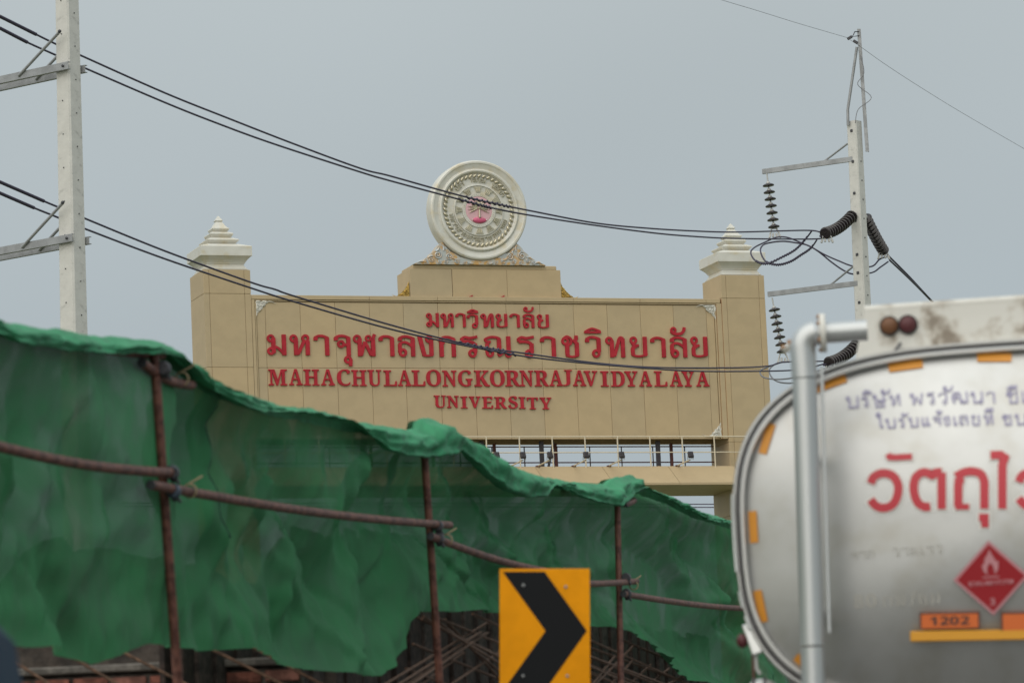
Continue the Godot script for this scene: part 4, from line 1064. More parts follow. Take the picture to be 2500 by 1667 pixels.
func poles() -> void:
	var right_normal := Vector3(-0.6, 0, 0.8)
	var along := Vector3(-0.8, 0, -0.6)
	# pole beside the gate
	var top: Vector3 = RIGHT_POLE[0]
	var low: Vector3 = RIGHT_POLE[1]
	var foot := top + (low - top) * (top.y / (top.y - low.y))
	var t := thing("utility_pole", "concrete pole with insulator strings and a steel mast on top, right of the gate", "utility pole")
	part("shaft", pole_shaft(top, foot, 0.245, 0.40), mats.concrete, t)
	var mast := Shape.new()
	mast.box((MAST[0] + MAST[1]) / 2 + Vector3(0.03, 0, 0), Vector3(0.075, MAST[0].y - MAST[1].y, 0.012), 0.002, Basis(Vector3.BACK, 0.012))
	mast.box((MAST[0] + MAST[1]) / 2 + Vector3(0.065, 0, -0.035), Vector3(0.012, MAST[0].y - MAST[1].y, 0.075), 0.002, Basis(Vector3.BACK, 0.012))
	part("mast", mast, mats.galvanised, t)
	var strut := Shape.new()
	strut.tube([MAST[2], MAST[3], MAST[4]], 0.035, 6)
	part("strut", strut, mats.galvanised, t)
	var lead := Shape.new()
	lead.tube(smooth3([MAST[0] + Vector3(0.0, -0.6, 0.06), MAST[0] + Vector3(0.05, -1.0, 0.08), MAST[0] + Vector3(-0.1, -1.25, 0.08), MAST[0] + Vector3(0.18, -1.55, 0.08), MAST[0] + Vector3(-0.12, -1.8, 0.08), MAST[0] + Vector3(-0.2, -2.1, 0.08)]), 0.008, 5)
	part("earth_lead", lead, mats.wire_grey, t)
	var bracket := Shape.new()
	bracket.tube([MAST[0] + Vector3(0, -0.06, 0), MAST[0] + Vector3(-0.1, -0.08, 0.1), MAST[0] + Vector3(-0.16, -0.2, 0.15), MAST[0] + Vector3(0, -0.15, 0)], 0.012, 6)
	bracket.box(MAST[0] + Vector3(-0.22, -0.22, 0.15), Vector3(0.12, 0.06, 0.06), 0.01, Basis(Vector3.BACK, 0.5))
	bracket.box(MAST[0] + Vector3(-0.1, -0.32, 0.15), Vector3(0.12, 0.06, 0.05), 0.01, Basis(Vector3.BACK, -0.6))
	part("wire_clamp", bracket, mats.bolt_dark, t)
	for k in 2:
		var a: Vector3 = RIGHT_ARMS[k * 2]
		var e: Vector3 = RIGHT_ARMS[k * 2 + 1]
		e.y = a.y + 0.05
		part("crossarm", channel(a + right_normal * 0.03 - along * 0.12, e, 0.11, 0.05), mats.galvanised, t)
		var br := Shape.new()
		br.tube([RIGHT_BRACES[k * 2], RIGHT_BRACES[k * 2 + 1]], 0.022, 6)
		part("arm_brace", br, mats.galvanised, t)
	var axis := (low - top).normalized()
	for y in [0.22, 0.9, 1.6, 2.2, 2.95, 3.35, 4.0]:
		var c: Vector3 = top + axis * y + right_normal * (0.124 + y * 0.004)
		var plate := Shape.new()
		plate.box(c, Vector3(0.06, 0.06, 0.03), 0.006, Basis(Vector3.UP, -deg_to_rad(TURN_POLE)))
		part("bolt_plate", plate, mats.bolt_dark, t)
	for k in 9:
		var y := 0.9 + 0.42 * k
		var dot := Shape.new()
		dot.ball(top + axis * y + Vector3(0.8, 0, 0.6) * (0.122 + y * 0.004), Vector3.ONE * 0.018, Basis.IDENTITY, 4, 6)
		part("bolt_hole", dot, mats.bolt_dark, t)
	# pole beside the net
	top = LEFT_POLE[0] + (LEFT_POLE[0] - LEFT_POLE[1]) * 0.52
	foot = LEFT_POLE[0] + (LEFT_POLE[1] - LEFT_POLE[0]) * (LEFT_POLE[0].y / (LEFT_POLE[0].y - LEFT_POLE[1].y))
	var u := thing("utility_pole", "concrete pole with two braced crossarms rising behind the green net", "utility pole")
	part("shaft", pole_shaft(top, foot, 0.255, 0.43), mats.concrete, u)
	for k in 2:
		var a: Vector3 = LEFT_ARMS[k * 2]
		var d := along * 2.1
		for q in [0.03, -0.36]:
			var s: Vector3 = a + right_normal * q - along * 0.05
			part("crossarm", channel(s, s + d, 0.12, 0.055), mats.galvanised, u)
			var br := Shape.new()
			br.tube([LEFT_BRACES[k * 2] + right_normal * (q + 0.02), LEFT_BRACES[k * 2 + 1] + right_normal * (q + 0.02) + Vector3(0, -0.12, 0)], 0.024, 6)
			part("arm_brace", br, mats.galvanised, u)
			var bolt := Shape.new()
			bolt.ball(LEFT_BRACES[k * 2] + right_normal * (q + 0.03), Vector3.ONE * 0.03, Basis.IDENTITY, 4, 6)
			bolt.ball(s + along * 0.1 + right_normal * 0.02, Vector3.ONE * 0.022, Basis.IDENTITY, 4, 6)
			part("bolt", bolt, mats.bolt_dark, u)
	axis = (LEFT_POLE[1] - LEFT_POLE[0]).normalized()
	for k in 13:
		for f in [right_normal, Vector3(0.8, 0, 0.6)]:
			var y := -0.5 + 0.53 * k + (0.2 if f.x > 0 else 0.0)
			var dot := Shape.new()
			dot.ball(LEFT_POLE[0] + axis * y + f * (0.145 + y * 0.0045), Vector3.ONE * 0.011, Basis.IDENTITY, 4, 6)
			part("bolt_hole", dot, mats.bolt_dark, u)
	# hanging strings at the arm ends
	insulator(STRINGS[0], STRINGS[1], 7, "string of seven insulator discs hanging from the upper crossarm", 0.0)
	insulator(STRINGS[2], STRINGS[3], 7, "string of seven insulator discs hanging from the lower crossarm", 0.0)
	insulator(STRINGS[4], STRINGS[5], 12, "dark insulator string pulled towards the gate seal by the upper cables", 0.09)
	insulator(STRINGS[6], STRINGS[7], 11, "dark insulator string sloping down on the far side of the mast-topped pole", 0.04)
	insulator(STRINGS[8], STRINGS[9], 12, "dark insulator string just above the tank lorry rim", 0.09)


func insulator(a: Vector3, b: Vector3, count: int, label: String, sag: float) -> void:
	var t := thing("insulator_string", label, "insulator", Transform3D(Basis.IDENTITY, a))
	var d := b - a
	var at := func(s: float) -> Vector3: return d * s + Vector3(0, -sag * 4.0 * s * (1.0 - s), 0)
	var disc := Shape.new()
	disc.lathe([Vector2(0.0, -0.045), Vector2(0.02, -0.045), Vector2(0.025, -0.028), Vector2(0.10, -0.030), Vector2(0.122, -0.024), Vector2(0.13, -0.012), Vector2(0.124, 0.004), Vector2(0.09, 0.024), Vector2(0.05, 0.036), Vector2(0.046, 0.038)], 18)
	var dm := disc.mesh()
	var cap := Shape.new()
	cap.lathe([Vector2(0.046, 0.03), Vector2(0.044, 0.06), Vector2(0.036, 0.075), Vector2(0.0, 0.078)], 12)
	var cm := cap.mesh()
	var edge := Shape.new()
	edge.lathe([Vector2(0.127, -0.006), Vector2(0.133, -0.008), Vector2(0.133, -0.012), Vector2(0.127, -0.014)], 18)  # thin paler ring, a painted reflection along the disc rim
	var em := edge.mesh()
	var lead: float = 0.19 if sag == 0.0 else 0.05
	var tail: float = 0.85 if sag == 0.0 else 0.9
	for k in count:
		var s := lerpf(lead, tail, k / float(count - 1))
		var axis: Vector3 = (at.call(s - 0.02) - at.call(s + 0.02)).normalized()
		var x := axis.cross(Vector3.BACK)
		if x.length() < 0.1:
			x = axis.cross(Vector3.RIGHT)
		x = x.normalized()
		var f := Transform3D(Basis(x, axis, x.cross(axis)), at.call(s))
		var o := part("disc", dm, mats.insulator, t, f)
		part("cap", cm, mats.cap_grey, o)
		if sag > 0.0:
			part("rim_glint", em, mats.edge_grey, o)
	var rod := Shape.new()
	rod.tube([at.call(0.0), at.call(0.03), at.call(0.3), at.call(0.6), at.call(0.86)], 0.018, 6)
	part("link", rod, mats.cap_grey, t)
	var hw := Shape.new()
	var e: Vector3 = at.call(0.88)
	hw.tube([e + Vector3(-0.09, -0.12, 0), e + Vector3(-0.05, 0, 0), e + Vector3(0.05, 0.0, 0), e + Vector3(0.11, -0.12, 0)], 0.022, 6)
	for q in [-0.1, -0.03, 0.05, 0.12]:
		hw.box(e + Vector3(q, -0.14 - absf(q) * 0.3, 0), Vector3(0.045, 0.09, 0.05), 0.008, Basis(Vector3.BACK, q * 3.0))
	part("clamp", hw, mats.cap_grey, t)


func cable(path: Array, radius: float, material: Material, label: String, group := "", steps := 8) -> MeshInstance3D:
	var s := Shape.new()
	s.tube(smooth3(path, steps), radius, 6)
	var o := part("power_cable", s, material)
	tag(o, label, "cable", group)
	return o


func twist(path: Array, from: float, to: float, radius: float, material: Material, parent: Node3D) -> void:
	var line := smooth3(path, 12)
	var s := Shape.new()
	var a := int(from * (line.size() - 1))
	var b := int(to * (line.size() - 1))
	var pts := []
	for k in range(a, b):
		for q in 4:
			var p: Vector3 = line[k].lerp(line[k + 1], q / 4.0)
			var w := (pts.size()) * 0.75
			pts.append(p + Vector3(0.4 * cos(w), sin(w), 0.9 * cos(w)) * radius)
	s.tube(pts, radius * 0.75, 5)
	part("wire_wrap", s, material, parent)


func cables() -> void:
	var a := cable(CABLE_A + [STRINGS[5] + Vector3(-0.06, 0.03, 0.05)], 0.017, mats.cable, "upper of the two dark cables crossing the seal", "")
	twist(CABLE_A, 0.60, 0.69, 0.022, mats.cable, a)
	var b := cable(CABLE_B + [STRINGS[5] + Vector3(-0.06, -0.06, 0.05)], 0.017, mats.cable, "lower of the two dark cables crossing the seal", "")
	twist(CABLE_B, 0.58, 0.66, 0.022, mats.cable, b)
	var c := cable(CABLE_C + [STRINGS[9] + Vector3(-0.06, 0.03, 0.05)], 0.017, mats.cable, "upper of the two dark cables crossing the red lettering", "")
	twist(CABLE_C, 0.60, 0.68, 0.024, mats.cable, c)
	var d := cable(CABLE_D + [STRINGS[9] + Vector3(-0.06, -0.06, 0.05)], 0.017, mats.cable, "lower of the two dark cables crossing the red lettering", "")
	twist(CABLE_D, 0.56, 0.60, 0.024, mats.cable, d)
	for e in [[CABLE_A, a], [CABLE_B, b], [CABLE_C, c], [CABLE_D, d]]:
		var s := Shape.new()
		s.tube([e[0][0], e[0][1], e[0][2]], 0.030, 8)
		part("armour_sleeve", s, mats.cable, e[1])
	var j := cable(JUMPER_A, 0.018, mats.cable, "outer looped jumper cable under the upper insulator string", "", 6)
	twist(JUMPER_A, 0.04, 0.28, 0.02, mats.cable, j)
	j = cable(JUMPER_B, 0.018, mats.cable, "inner looped jumper cable under the upper insulator string", "", 6)
	twist(JUMPER_B, 0.04, 0.28, 0.02, mats.cable, j)
	j = cable(JUMPER_C, 0.017, mats.wire_grey, "outer grey jumper loop under the lower insulator string", "", 6)
	j = cable(JUMPER_D, 0.017, mats.wire_grey, "inner grey jumper loop under the lower insulator string", "", 6)
	cable(SPAN_A, 0.022, mats.cable, "upper thick dark cable sloping down behind the tank lorry guard")
	cable(SPAN_B, 0.022, mats.cable, "lower thick dark cable sloping down behind the tank lorry guard")
	cable(FAR_A, 0.02, mats.cable, "upper of two level cables in the opening under the beam", "")
	cable(FAR_B, 0.02, mats.cable, "lower of two level cables in the opening under the beam", "")
	cable(EARTH_A, 0.0045, mats.wire_grey, "thin earth wire rising to the mast top from the left", "")
	cable(EARTH_B, 0.0045, mats.wire_grey, "thin earth wire leaving the mast top towards the lorry", "")


# ---------------------------------------------------------------- roadside scaffold and net
func net_frame() -> Transform3D:
	var r := Vector3(4.05, 0, -20.0).normalized()
	return Transform3D(Basis(r, Vector3.UP, r.cross(Vector3.UP)), NET_AT)


func along_table(t: Array, s: float) -> float:
	if s <= t[0].x:
		return t[0].y
	for k in t.size() - 1:
		if s <= t[k + 1].x:
			var f: float = (s - t[k].x) / max(t[k + 1].x - t[k].x, 1e-4)
			return lerpf(t[k].y, t[k + 1].y, f)
	return t[-1].y + (s - t[-1].x) * 0.05


func scaffold() -> void:
	var f := net_frame()
	var what := {
		"post1": ["scaffold_post", "rusty scaffold post carrying the highest left stretch of net, by the blue-grey clamps"],
		"post2": ["scaffold_post", "rusty scaffold post just left of the yellow chevron sign"],
		"post3": ["scaffold_post", "rusty scaffold post between the chevron sign and the lorry"],
		"railA": ["scaffold_rail", "long rusty scaffold rail ending at the blue-grey clamps, over the brick wall"],
		"railB": ["scaffold_rail", "long rusty scaffold rail between the two posts left of the chevron sign"],
		"railC": ["scaffold_rail", "rusty scaffold rail sloping down behind the chevron sign"],
		"railC2": ["scaffold_rail", "level rusty scaffold rail coming out right of the chevron sign"],
		"railD": ["scaffold_rail", "rusty scaffold rail running behind the lorry rim"],
		"topA": ["scaffold_stub", "short rusty pipe end under the net fold above the blue-grey clamps"],
		"topA2": ["scaffold_rail", "rusty top rail wrapped in the net fold, its end showing"],
		"topB": ["scaffold_stub", "short rusty pipe end under the net peak by the lorry"],
	}
	for k in PIPES:
		var a: Vector3 = PIPES[k][0]
		var b: Vector3 = PIPES[k][1]
		if k.begins_with("post"):
			# down to the road
			var foot := f * b
			var drop: float = b.y - ramp(foot.z)
			b = b + (b - a) * (drop / (a.y - b.y))
			a = a + (a - b).normalized() * 0.12
		var at := f * a
		var t := thing(what[k][0], what[k][1], "scaffold pipe", Transform3D(f.basis, at))
		var s := Shape.new()
		var d := b - a
		var path := []
		for q in 9:
			var w := q / 8.0
			path.append(d * w + (Vector3(0, -0.03 * sin(PI * w), 0) if not k.begins_with("post") else Vector3.ZERO))
		s.tube(path, 0.0242, 14, false)
		var n := d.normalized()
		part("pipe", s, mats.rust_pipe, t)
		var rim := Shape.new()
		for e in [Vector3.ZERO, d]:
			rim.tube([e - n * 0.002, e + n * 0.002], 0.0246, 14, true)
		part("pipe_end", rim, mats.bolt_dark, t)
	# couplers and wire ties where the pipes cross
	for e in [[Vector3(2.235, 4.345, 0.075), 0.0, "clamp", "upper blue-grey clamp where two rails meet at the left post"], [Vector3(2.25, 4.255, 0.075), 0.6, "clamp_blue", "lower blue-grey clamp where two rails meet at the left post"], [Vector3(8.16, 4.66, 0.075), 0.0, "bolt_dark", "upper dark clamp on the post left of the chevron sign"], [Vector3(8.17, 4.585, 0.075), 0.4, "bolt_dark", "lower dark clamp on the post left of the chevron sign"], [Vector3(14.63, 4.90, 0.075), 0.0, "bolt_dark", "upper dark clamp on the post right of the chevron sign"], [Vector3(14.62, 4.78, 0.075), 0.3, "bolt_dark", "lower dark clamp on the post right of the chevron sign"], [Vector3(2.2, 4.853, 0.06), 0.2, "bolt_dark", "dark clamp under the net fold at the left post top"], [Vector3(14.75, 5.5, 0.06), 0.2, "bolt_dark", "dark clamp under the net peak by the lorry"]]:
		var c := thing("pipe_clamp", e[3], "clamp", Transform3D(f.basis, f * e[0]), "scaffold clamps")
		var s := Shape.new()
		s.lathe([Vector2(0.0, -0.022), Vector2(0.030, -0.022), Vector2(0.036, -0.015), Vector2(0.036, 0.015), Vector2(0.030, 0.022), Vector2(0.0, 0.022)], 12, Transform3D(Basis(Vector3.FORWARD, PI / 2 + e[1] * 0.3), Vector3(0, 0, 0.03)))
		part("jaw", s, mats[e[2]], c)
		var q := Shape.new()
		q.box(Vector3(0.02, -0.03, 0.03), Vector3(0.03, 0.035, 0.035), 0.008, Basis(Vector3.BACK, e[1]))
		q.tube([Vector3(0.0, -0.035, 0.05), Vector3(0.015, -0.055, 0.06)], 0.008, 6)
		part("bolt", q, mats.bolt_dark, c)
	for at in [[Vector3(2.55, 4.29, 0.1), "pale wire tie on the long rail beside the blue-grey clamp"], [Vector3(2.62, 4.86, 0.06), "pale wire tie on the short pipe under the net fold"], [Vector3(8.42, 4.60, 0.1), "pale wire tie on the rail that slopes behind the chevron sign"], [Vector3(14.95, 4.87, 0.1), "pale wire tie on the rail end right of the chevron sign"]]:
		var e: Vector3 = at[0]
		var s := Shape.new()
		var loop := []
		for k in 13:
			var w := TAU * k / 12.0
			loop.append(Vector3(0.02 * sin(w * 0.5), cos(w) * 0.033, sin(w) * 0.033))
		loop.append(Vector3(0.03, 0.06, 0.04))
		loop.append(Vector3(0.07, 0.075, 0.05))
		s.tube(loop, 0.005, 5)
		var o := part("wire_tie", s, mats.tie, null, Transform3D(f.basis, f * e))
		tag(o, at[1], "wire tie", "wire ties on the scaffold rails")


var folds := []


func bulge(s: float, t: float) -> float:
	# how far the cloth stands off its plane: slack between posts, creases that run from the ties
	var o := 0.0
	for c in folds:
		var d: float = (s - c[0]) - c[1] * t
		var w: float = c[2]
		if absf(d) < w * 3.0:
			o += c[3] * exp(-d * d / (w * w)) * smoothstep(c[4], c[4] + 0.15, t) * (1.0 - smoothstep(c[5], c[5] + 0.35, t))
	return o


func net() -> void:
	var f := net_frame()
	for k in 250:
		var s := rng.randf_range(-6.0, 22.0)
		# the further along, the longer the drape runs
		var far: float = 1.0 + max(s, 0.0) * 0.09
		var lean: float = rng.randf_range(-1.8, 2.8) * far
		var fine_one := rng.randf() < 0.5
		folds.append([s, lean, (rng.randf_range(0.05, 0.12) if fine_one else rng.randf_range(0.18, 0.45)) * far, rng.randf_range(-0.045, 0.045) if fine_one else rng.randf_range(-0.13, 0.1), rng.randf_range(-0.25, 0.6), rng.randf_range(0.4, 1.0)])
	# gathers that run down from the rail and the ties
	for k in 190:
		var s := rng.randf_range(-6.0, 22.0)
		var far: float = 1.0 + max(s, 0.0) * 0.09
		folds.append([s, rng.randf_range(-0.5, 0.6) * far, rng.randf_range(0.03, 0.075) * far, rng.randf_range(-0.04, 0.035), rng.randf_range(-0.25, 0.45), rng.randf_range(0.3, 1.0)])
	var slack := FastNoiseLite.new()
	slack.seed = 11
	slack.frequency = 0.35
	slack.fractal_octaves = 3
	# four lengths of net, lapped where the photograph shows a seam
	var cuts := [-7.0, 3.62, 8.18, 15.5, 26.0]
	var labels := ["green net length above the brick wall, behind the first scaffold post", "green net length between its dark upright seam and the post by the chevron sign", "green net length behind the chevron sign", "green net length between the third post and the lorry"]
	for n in 4:
		var root := thing("construction_net", labels[n], "net", f, "lengths of green construction net")
		var s0: float = cuts[n]
		var s1: float = cuts[n + 1] + 0.12
		var cols := int((s1 - s0) / 0.045)
		var rows := 54
		var pts := []
		for i in cols + 1:
			var s := lerpf(s0, s1, float(i) / cols)
			var y1 := along_table(NET_TOP, s) - 0.01
			var y0 := along_table(NET_BOTTOM, s)
			var col := []
			for j in rows + 1:
				var t := float(j) / rows
				var hold: float = smoothstep(0.0, 0.15, t)
				var z: float = -0.03 - 0.02 * n + hold * (bulge(s, t) - 0.08 * sin(PI * t) + 0.08 * slack.get_noise_2d(s * 1.4, t * 5.0) + 0.016 * slack.get_noise_2d(s * 22.0 + t * 9.0, t * 5.0)) + 0.05 * smoothstep(0.85, 1.0, t) * slack.get_noise_2d(s * 9.0, 40.0)
				z = clampf(z, -0.35, 0.03)
				var seam: float = smoothstep(0.12, 0.0, s - s0) if n == 1 else 0.0
				col.append(Vector3(s + 0.03 * slack.get_noise_2d(s * 3.0 + 50.0, t * 8.0), lerpf(y1, y0, t), z - seam * 0.05))
			pts.append(col)
		part("sheet", sheet(pts), mats.net_green, root)
		if n == 1:
			# sewn seam where two lengths meet
			var thread := []
			for j in range(3, 33, 2):
				thread.append(pts[3][j] + Vector3(0, 0, 0.012))
			var seam_line := Shape.new()
			seam_line.tube(thread, 0.011, 6)
			part("seam", seam_line, mats.seam_green, root)
		# the rolled and folded edge along the top
		var hc := int((s1 - s0) / 0.035)
		pts = []
		for i in hc + 1:
			var s := lerpf(s0, s1, float(i) / hc)
			var y1 := along_table(NET_TOP, s)
			var y0 := along_table(NET_HEM, s)
			var h: float = max(y1 - y0, 0.03)
			y1 += 0.010 * slack.get_noise_2d(s * 9.0, 70.0)
			var wob := 0.03 * slack.get_noise_2d(s * 6.0, 9.0)
			var puff: float = clampf(h * 0.45, 0.03, 0.11) + wob
			var prof := [Vector2(-0.045, -0.06), Vector2(-0.04, -0.015), Vector2(-0.01, 0.0), Vector2(0.02, -0.01), Vector2(0.045, -0.035)]
			for q in 9:
				var t := (q + 1) / 9.0
				var crease: float = 0.035 * slack.get_noise_2d(s * 4.0 + t * 2.0, t * 5.0 + 20.0) + 0.010 * slack.get_noise_2d(s * 16.0 - t * 5.0, t * 4.0 + 90.0)
				prof.append(Vector2(0.05 + puff * sin(PI * (0.15 + 0.75 * t)) + crease + 0.04 * smoothstep(0.72, 1.0, t), -0.035 - (h - 0.035) * t))
			prof.append(Vector2(0.06, -h + 0.012))
			prof.append(Vector2(0.04, -h + 0.03))
			var col := []
			for q in prof:
				col.append(Vector3(s, y1 + q.y, q.x))
			pts.append(col)
		part("folded_edge", sheet(pts), mats.hem_green, root)


func sheet(pts: Array) -> Shape:
	var s := Shape.new()
	var norm := []
	var m: int = pts.size()
	var k: int = pts[0].size()
	for i in m:
		var row := []
		for j in k:
			var a: Vector3 = pts[min(i + 1, m - 1)][j] - pts[max(i - 1, 0)][j]
			var b: Vector3 = pts[i][max(j - 1, 0)] - pts[i][min(j + 1, k - 1)]
			row.append(a.cross(b).normalized())
		norm.append(row)
	for i in m - 1:
		for j in k - 1:
			s.quad_smooth(pts[i][j + 1], pts[i + 1][j + 1], pts[i + 1][j], pts[i][j], norm[i][j + 1], norm[i + 1][j + 1], norm[i + 1][j], norm[i][j])
	return s


func behind_the_net() -> void:
	# brick wall facing the road, behind the left lengths of net
	var a: Vector3 = BRICK_WALL[0]
	var top := 3.78
	var base := ramp(a.z)
	var w := thing("brick_wall", "unfinished red brick wall under the hem of the green net", "wall", Transform3D(Basis.IDENTITY, Vector3(-4.4, base, a.z)))
	var h := top - base
	var core := Shape.new()
	core.box(Vector3(1.56, h / 2 - 0.03, -0.11), Vector3(3.08, h - 0.06, 0.18))
	part("mortar_core", core, mats.mortar, w)
	var bm := Shape.new()
	bm.box(Vector3.ZERO, Vector3(0.20, 0.066, 0.1), 0.006)
	var mesh := bm.mesh()
	for row in 9:
		var y := h - 0.11 - row * 0.088
		for k in 16:
			var x := 0.1 + k * 0.222 + (0.111 if row % 2 else 0.0)
			if x > 3.05:
				continue
			part("brick", mesh, mats.brick if rng.randf() < 0.65 else mats.brick_pale, w, Transform3D(Basis(Vector3.UP, rng.randf_range(-0.02, 0.02)), Vector3(x, y + rng.randf_range(-0.003, 0.003), rng.randf_range(-0.045, -0.025))))
	var cap := Shape.new()
	cap.box(Vector3(1.56, h - 0.025, -0.09), Vector3(3.1, 0.045, 0.26), 0.008)
	part("coping_plank", cap, mats.slab_grey, w)
	# boarded shuttering along the works, behind the gap in the net
	var f := net_frame()
	var o0 := f * Vector3(5.6, 0, -0.85)
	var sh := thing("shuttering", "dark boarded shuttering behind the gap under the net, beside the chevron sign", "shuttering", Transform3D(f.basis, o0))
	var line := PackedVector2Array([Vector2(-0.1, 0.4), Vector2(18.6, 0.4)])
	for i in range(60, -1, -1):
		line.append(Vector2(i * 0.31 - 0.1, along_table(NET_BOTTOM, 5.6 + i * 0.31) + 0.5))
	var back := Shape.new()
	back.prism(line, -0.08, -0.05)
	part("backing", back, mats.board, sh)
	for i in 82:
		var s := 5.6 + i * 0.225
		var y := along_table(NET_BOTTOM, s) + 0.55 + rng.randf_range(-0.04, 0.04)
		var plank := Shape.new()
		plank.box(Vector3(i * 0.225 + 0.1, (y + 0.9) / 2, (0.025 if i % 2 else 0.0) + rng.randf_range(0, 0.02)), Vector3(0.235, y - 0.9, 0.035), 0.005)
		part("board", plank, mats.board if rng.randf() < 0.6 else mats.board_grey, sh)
	# earth heap added behind the brick wall, to darken the lower net against the sky
	var heap := []
	var hn := FastNoiseLite.new()
	hn.seed = 3
	hn.frequency = 0.6
	hn.fractal_octaves = 4
	for i in 61:
		var x := -9.0 + i * 0.13
		var col := []
		for j in 25:
			var d := j / 24.0
			var y: float = (4.65 - 0.35 * absf(x + 3.0) * 0.4) * sin(PI * 0.5 * (1.0 - d)) + 0.7 * hn.get_noise_2d(x, d * 4.0)
			col.append(Vector3(x, max(y, ramp(-27.0) - 0.4) if d < 0.98 else 0.9, -30.0 + d * 2.9 + 0.15 * hn.get_noise_2d(x + 40.0, d * 4.0)))
		heap.append(col)
	var soil := part("added_heap", sheet(heap), mats.soil)
	tag(soil, "dark earth heap added behind the brick wall to block the sky through the net", "earth heap")
	# loose reinforcing bars leaning through the scaffold
	for k in RODS.size() / 2:
		var p: Vector3 = RODS[k * 2]
		var q: Vector3 = RODS[k * 2 + 1]
		if q.y > p.y:
			var hold := p
			p = q
			q = hold
		# each bar goes on until it meets the road
		var d := q - p
		var run: float = (p.y - ramp(p.z)) / -d.y
		var far := d * run
		far.y = ramp((p + far).z) - p.y
		var s := Shape.new()
		s.tube([-d * 0.06, Vector3.ZERO, far * 0.5 + Vector3(0, 0.02, 0), far], 0.0095, 6)
		var o := part("rebar", s, mats.rebar, null, Transform3D(Basis.IDENTITY, p))
		var zone := 0 if k < 5 else (1 if RODS[k * 2].z > -33.5 else 2)
		tag(o, ["thin rusty reinforcing bar slanting in front of the brick wall", "thin rusty reinforcing bar slanting in the gap left of the chevron sign", "thin rusty reinforcing bar slanting in the gap between chevron sign and lorry"][zone], "rebar", ["bars before the brick wall", "bars left of the chevron sign", "bars right of the chevron sign"][zone])


func chevron_sign() -> void:
	var c := Vector3(0.099, 3.562, -23.0)
	var t := thing("chevron_sign", "yellow road sign with a black chevron pointing right, before the green net", "road sign", Transform3D(Basis(Vector3.UP, 0.0) * Basis(Vector3.BACK, -0.043), c))
	var w := 0.454
	var h := 0.626
	var s := Shape.new()
	s.box(Vector3(0, 0, 0), Vector3(w, h, 0.006), 0.002)
	part("plate", s, mats.sign_yellow, t)
	var k := w / 548.0
	var p := PackedVector2Array()
	for q in [[810, 357], [1065, 357], [1320, 717], [1065, 1077], [810, 1077], [1068, 717]]:
		p.append(Vector2((q[0] - 1064) * k, (717 - q[1]) * k))
	var a := Shape.new()
	a.prism(p, 0.003, 0.0045)
	part("chevron", a, mats.sign_black, t)
	for q in [[935, 440], [1192, 450], [932, 990], [1200, 990]]:
		var b := Shape.new()
		b.lathe([Vector2(0.008, 0.0), Vector2(0.008, 0.003), Vector2(0.005, 0.006), Vector2(0.0, 0.006)], 10, ring_at(Vector3((q[0] - 1064) * k, (717 - q[1]) * k, 0.004)))
		part("bolt", b, mats.galvanised, t)
	var post := Shape.new()
	var foot := ramp(c.z) - c.y
	post.box(Vector3(0, (foot - 0.02 + 0.27) / 2, -0.035), Vector3(0.06, 0.27 - foot + 0.02, 0.05), 0.006)
	part("post", post, mats.sign_back, t)


# ---------------------------------------------------------------- the tank lorry
const TANK_A := 1.195
const TANK_B := 0.80
const TANK_N := 3.0
const DISH := 0.24


func tank_outline(a: float, grow: float) -> Vector2:
	var c := cos(a)
	var s := sin(a)
	return Vector2(signf(c) * pow(absf(c), 2.0 / TANK_N) * (TANK_A + grow), signf(s) * pow(absf(s), 2.0 / TANK_N) * (TANK_B + grow))


func dish(p: Vector2) -> float:
	var r := pow(pow(absf(p.x) / TANK_A, TANK_N) + pow(absf(p.y) / TANK_B, TANK_N), 1.0 / TANK_N)
	return DISH * (1.0 - pow(clampf(r, 0, 1), 2.0))


func dish_normal(p: Vector2) -> Vector3:
	var e := 0.004
	return Vector3(-(dish(p + Vector2(e, 0)) - dish(p - Vector2(e, 0))) / (2 * e), -(dish(p + Vector2(0, e)) - dish(p - Vector2(0, e))) / (2 * e), 1.0).normalized()


# flat paint or film laid on the dished end
func on_dish(s: Shape, lift: float) -> Shape:
	for k in s.v.size():
		var q := s.v[k]
		s.v[k] = Vector3(q.x, q.y, dish(Vector2(q.x, q.y)) + lift)
		s.n[k] = dish_normal(Vector2(q.x, q.y))
	return s


func fine(p: PackedVector2Array, step := 0.02) -> PackedVector2Array:
	var o := PackedVector2Array()
	for k in p.size() - 1:
		var n: int = max(1, int(p[k].distance_to(p[k + 1]) / step))
		for q in n:
			o.append(p[k].lerp(p[k + 1], float(q) / n))
	o.append(p[-1])
	return o


func hoop(profile: Array, m := 96) -> Shape:
	# profile: [outward, along] swept round the tank
	var s := Shape.new()
	for k in m:
		var a0 := TAU * k / m
		var a1 := TAU * (k + 1) / m
		for q in profile.size() - 1:
			var p: Vector2 = profile[q]
			var r: Vector2 = profile[q + 1]
			var c := [tank_outline(a0, p.x), tank_outline(a1, p.x), tank_outline(a1, r.x), tank_outline(a0, r.x)]
			s.quad(Vector3(c[0].x, c[0].y, p.y), Vector3(c[1].x, c[1].y, p.y), Vector3(c[2].x, c[2].y, r.y), Vector3(c[3].x, c[3].y, r.y))
	return s


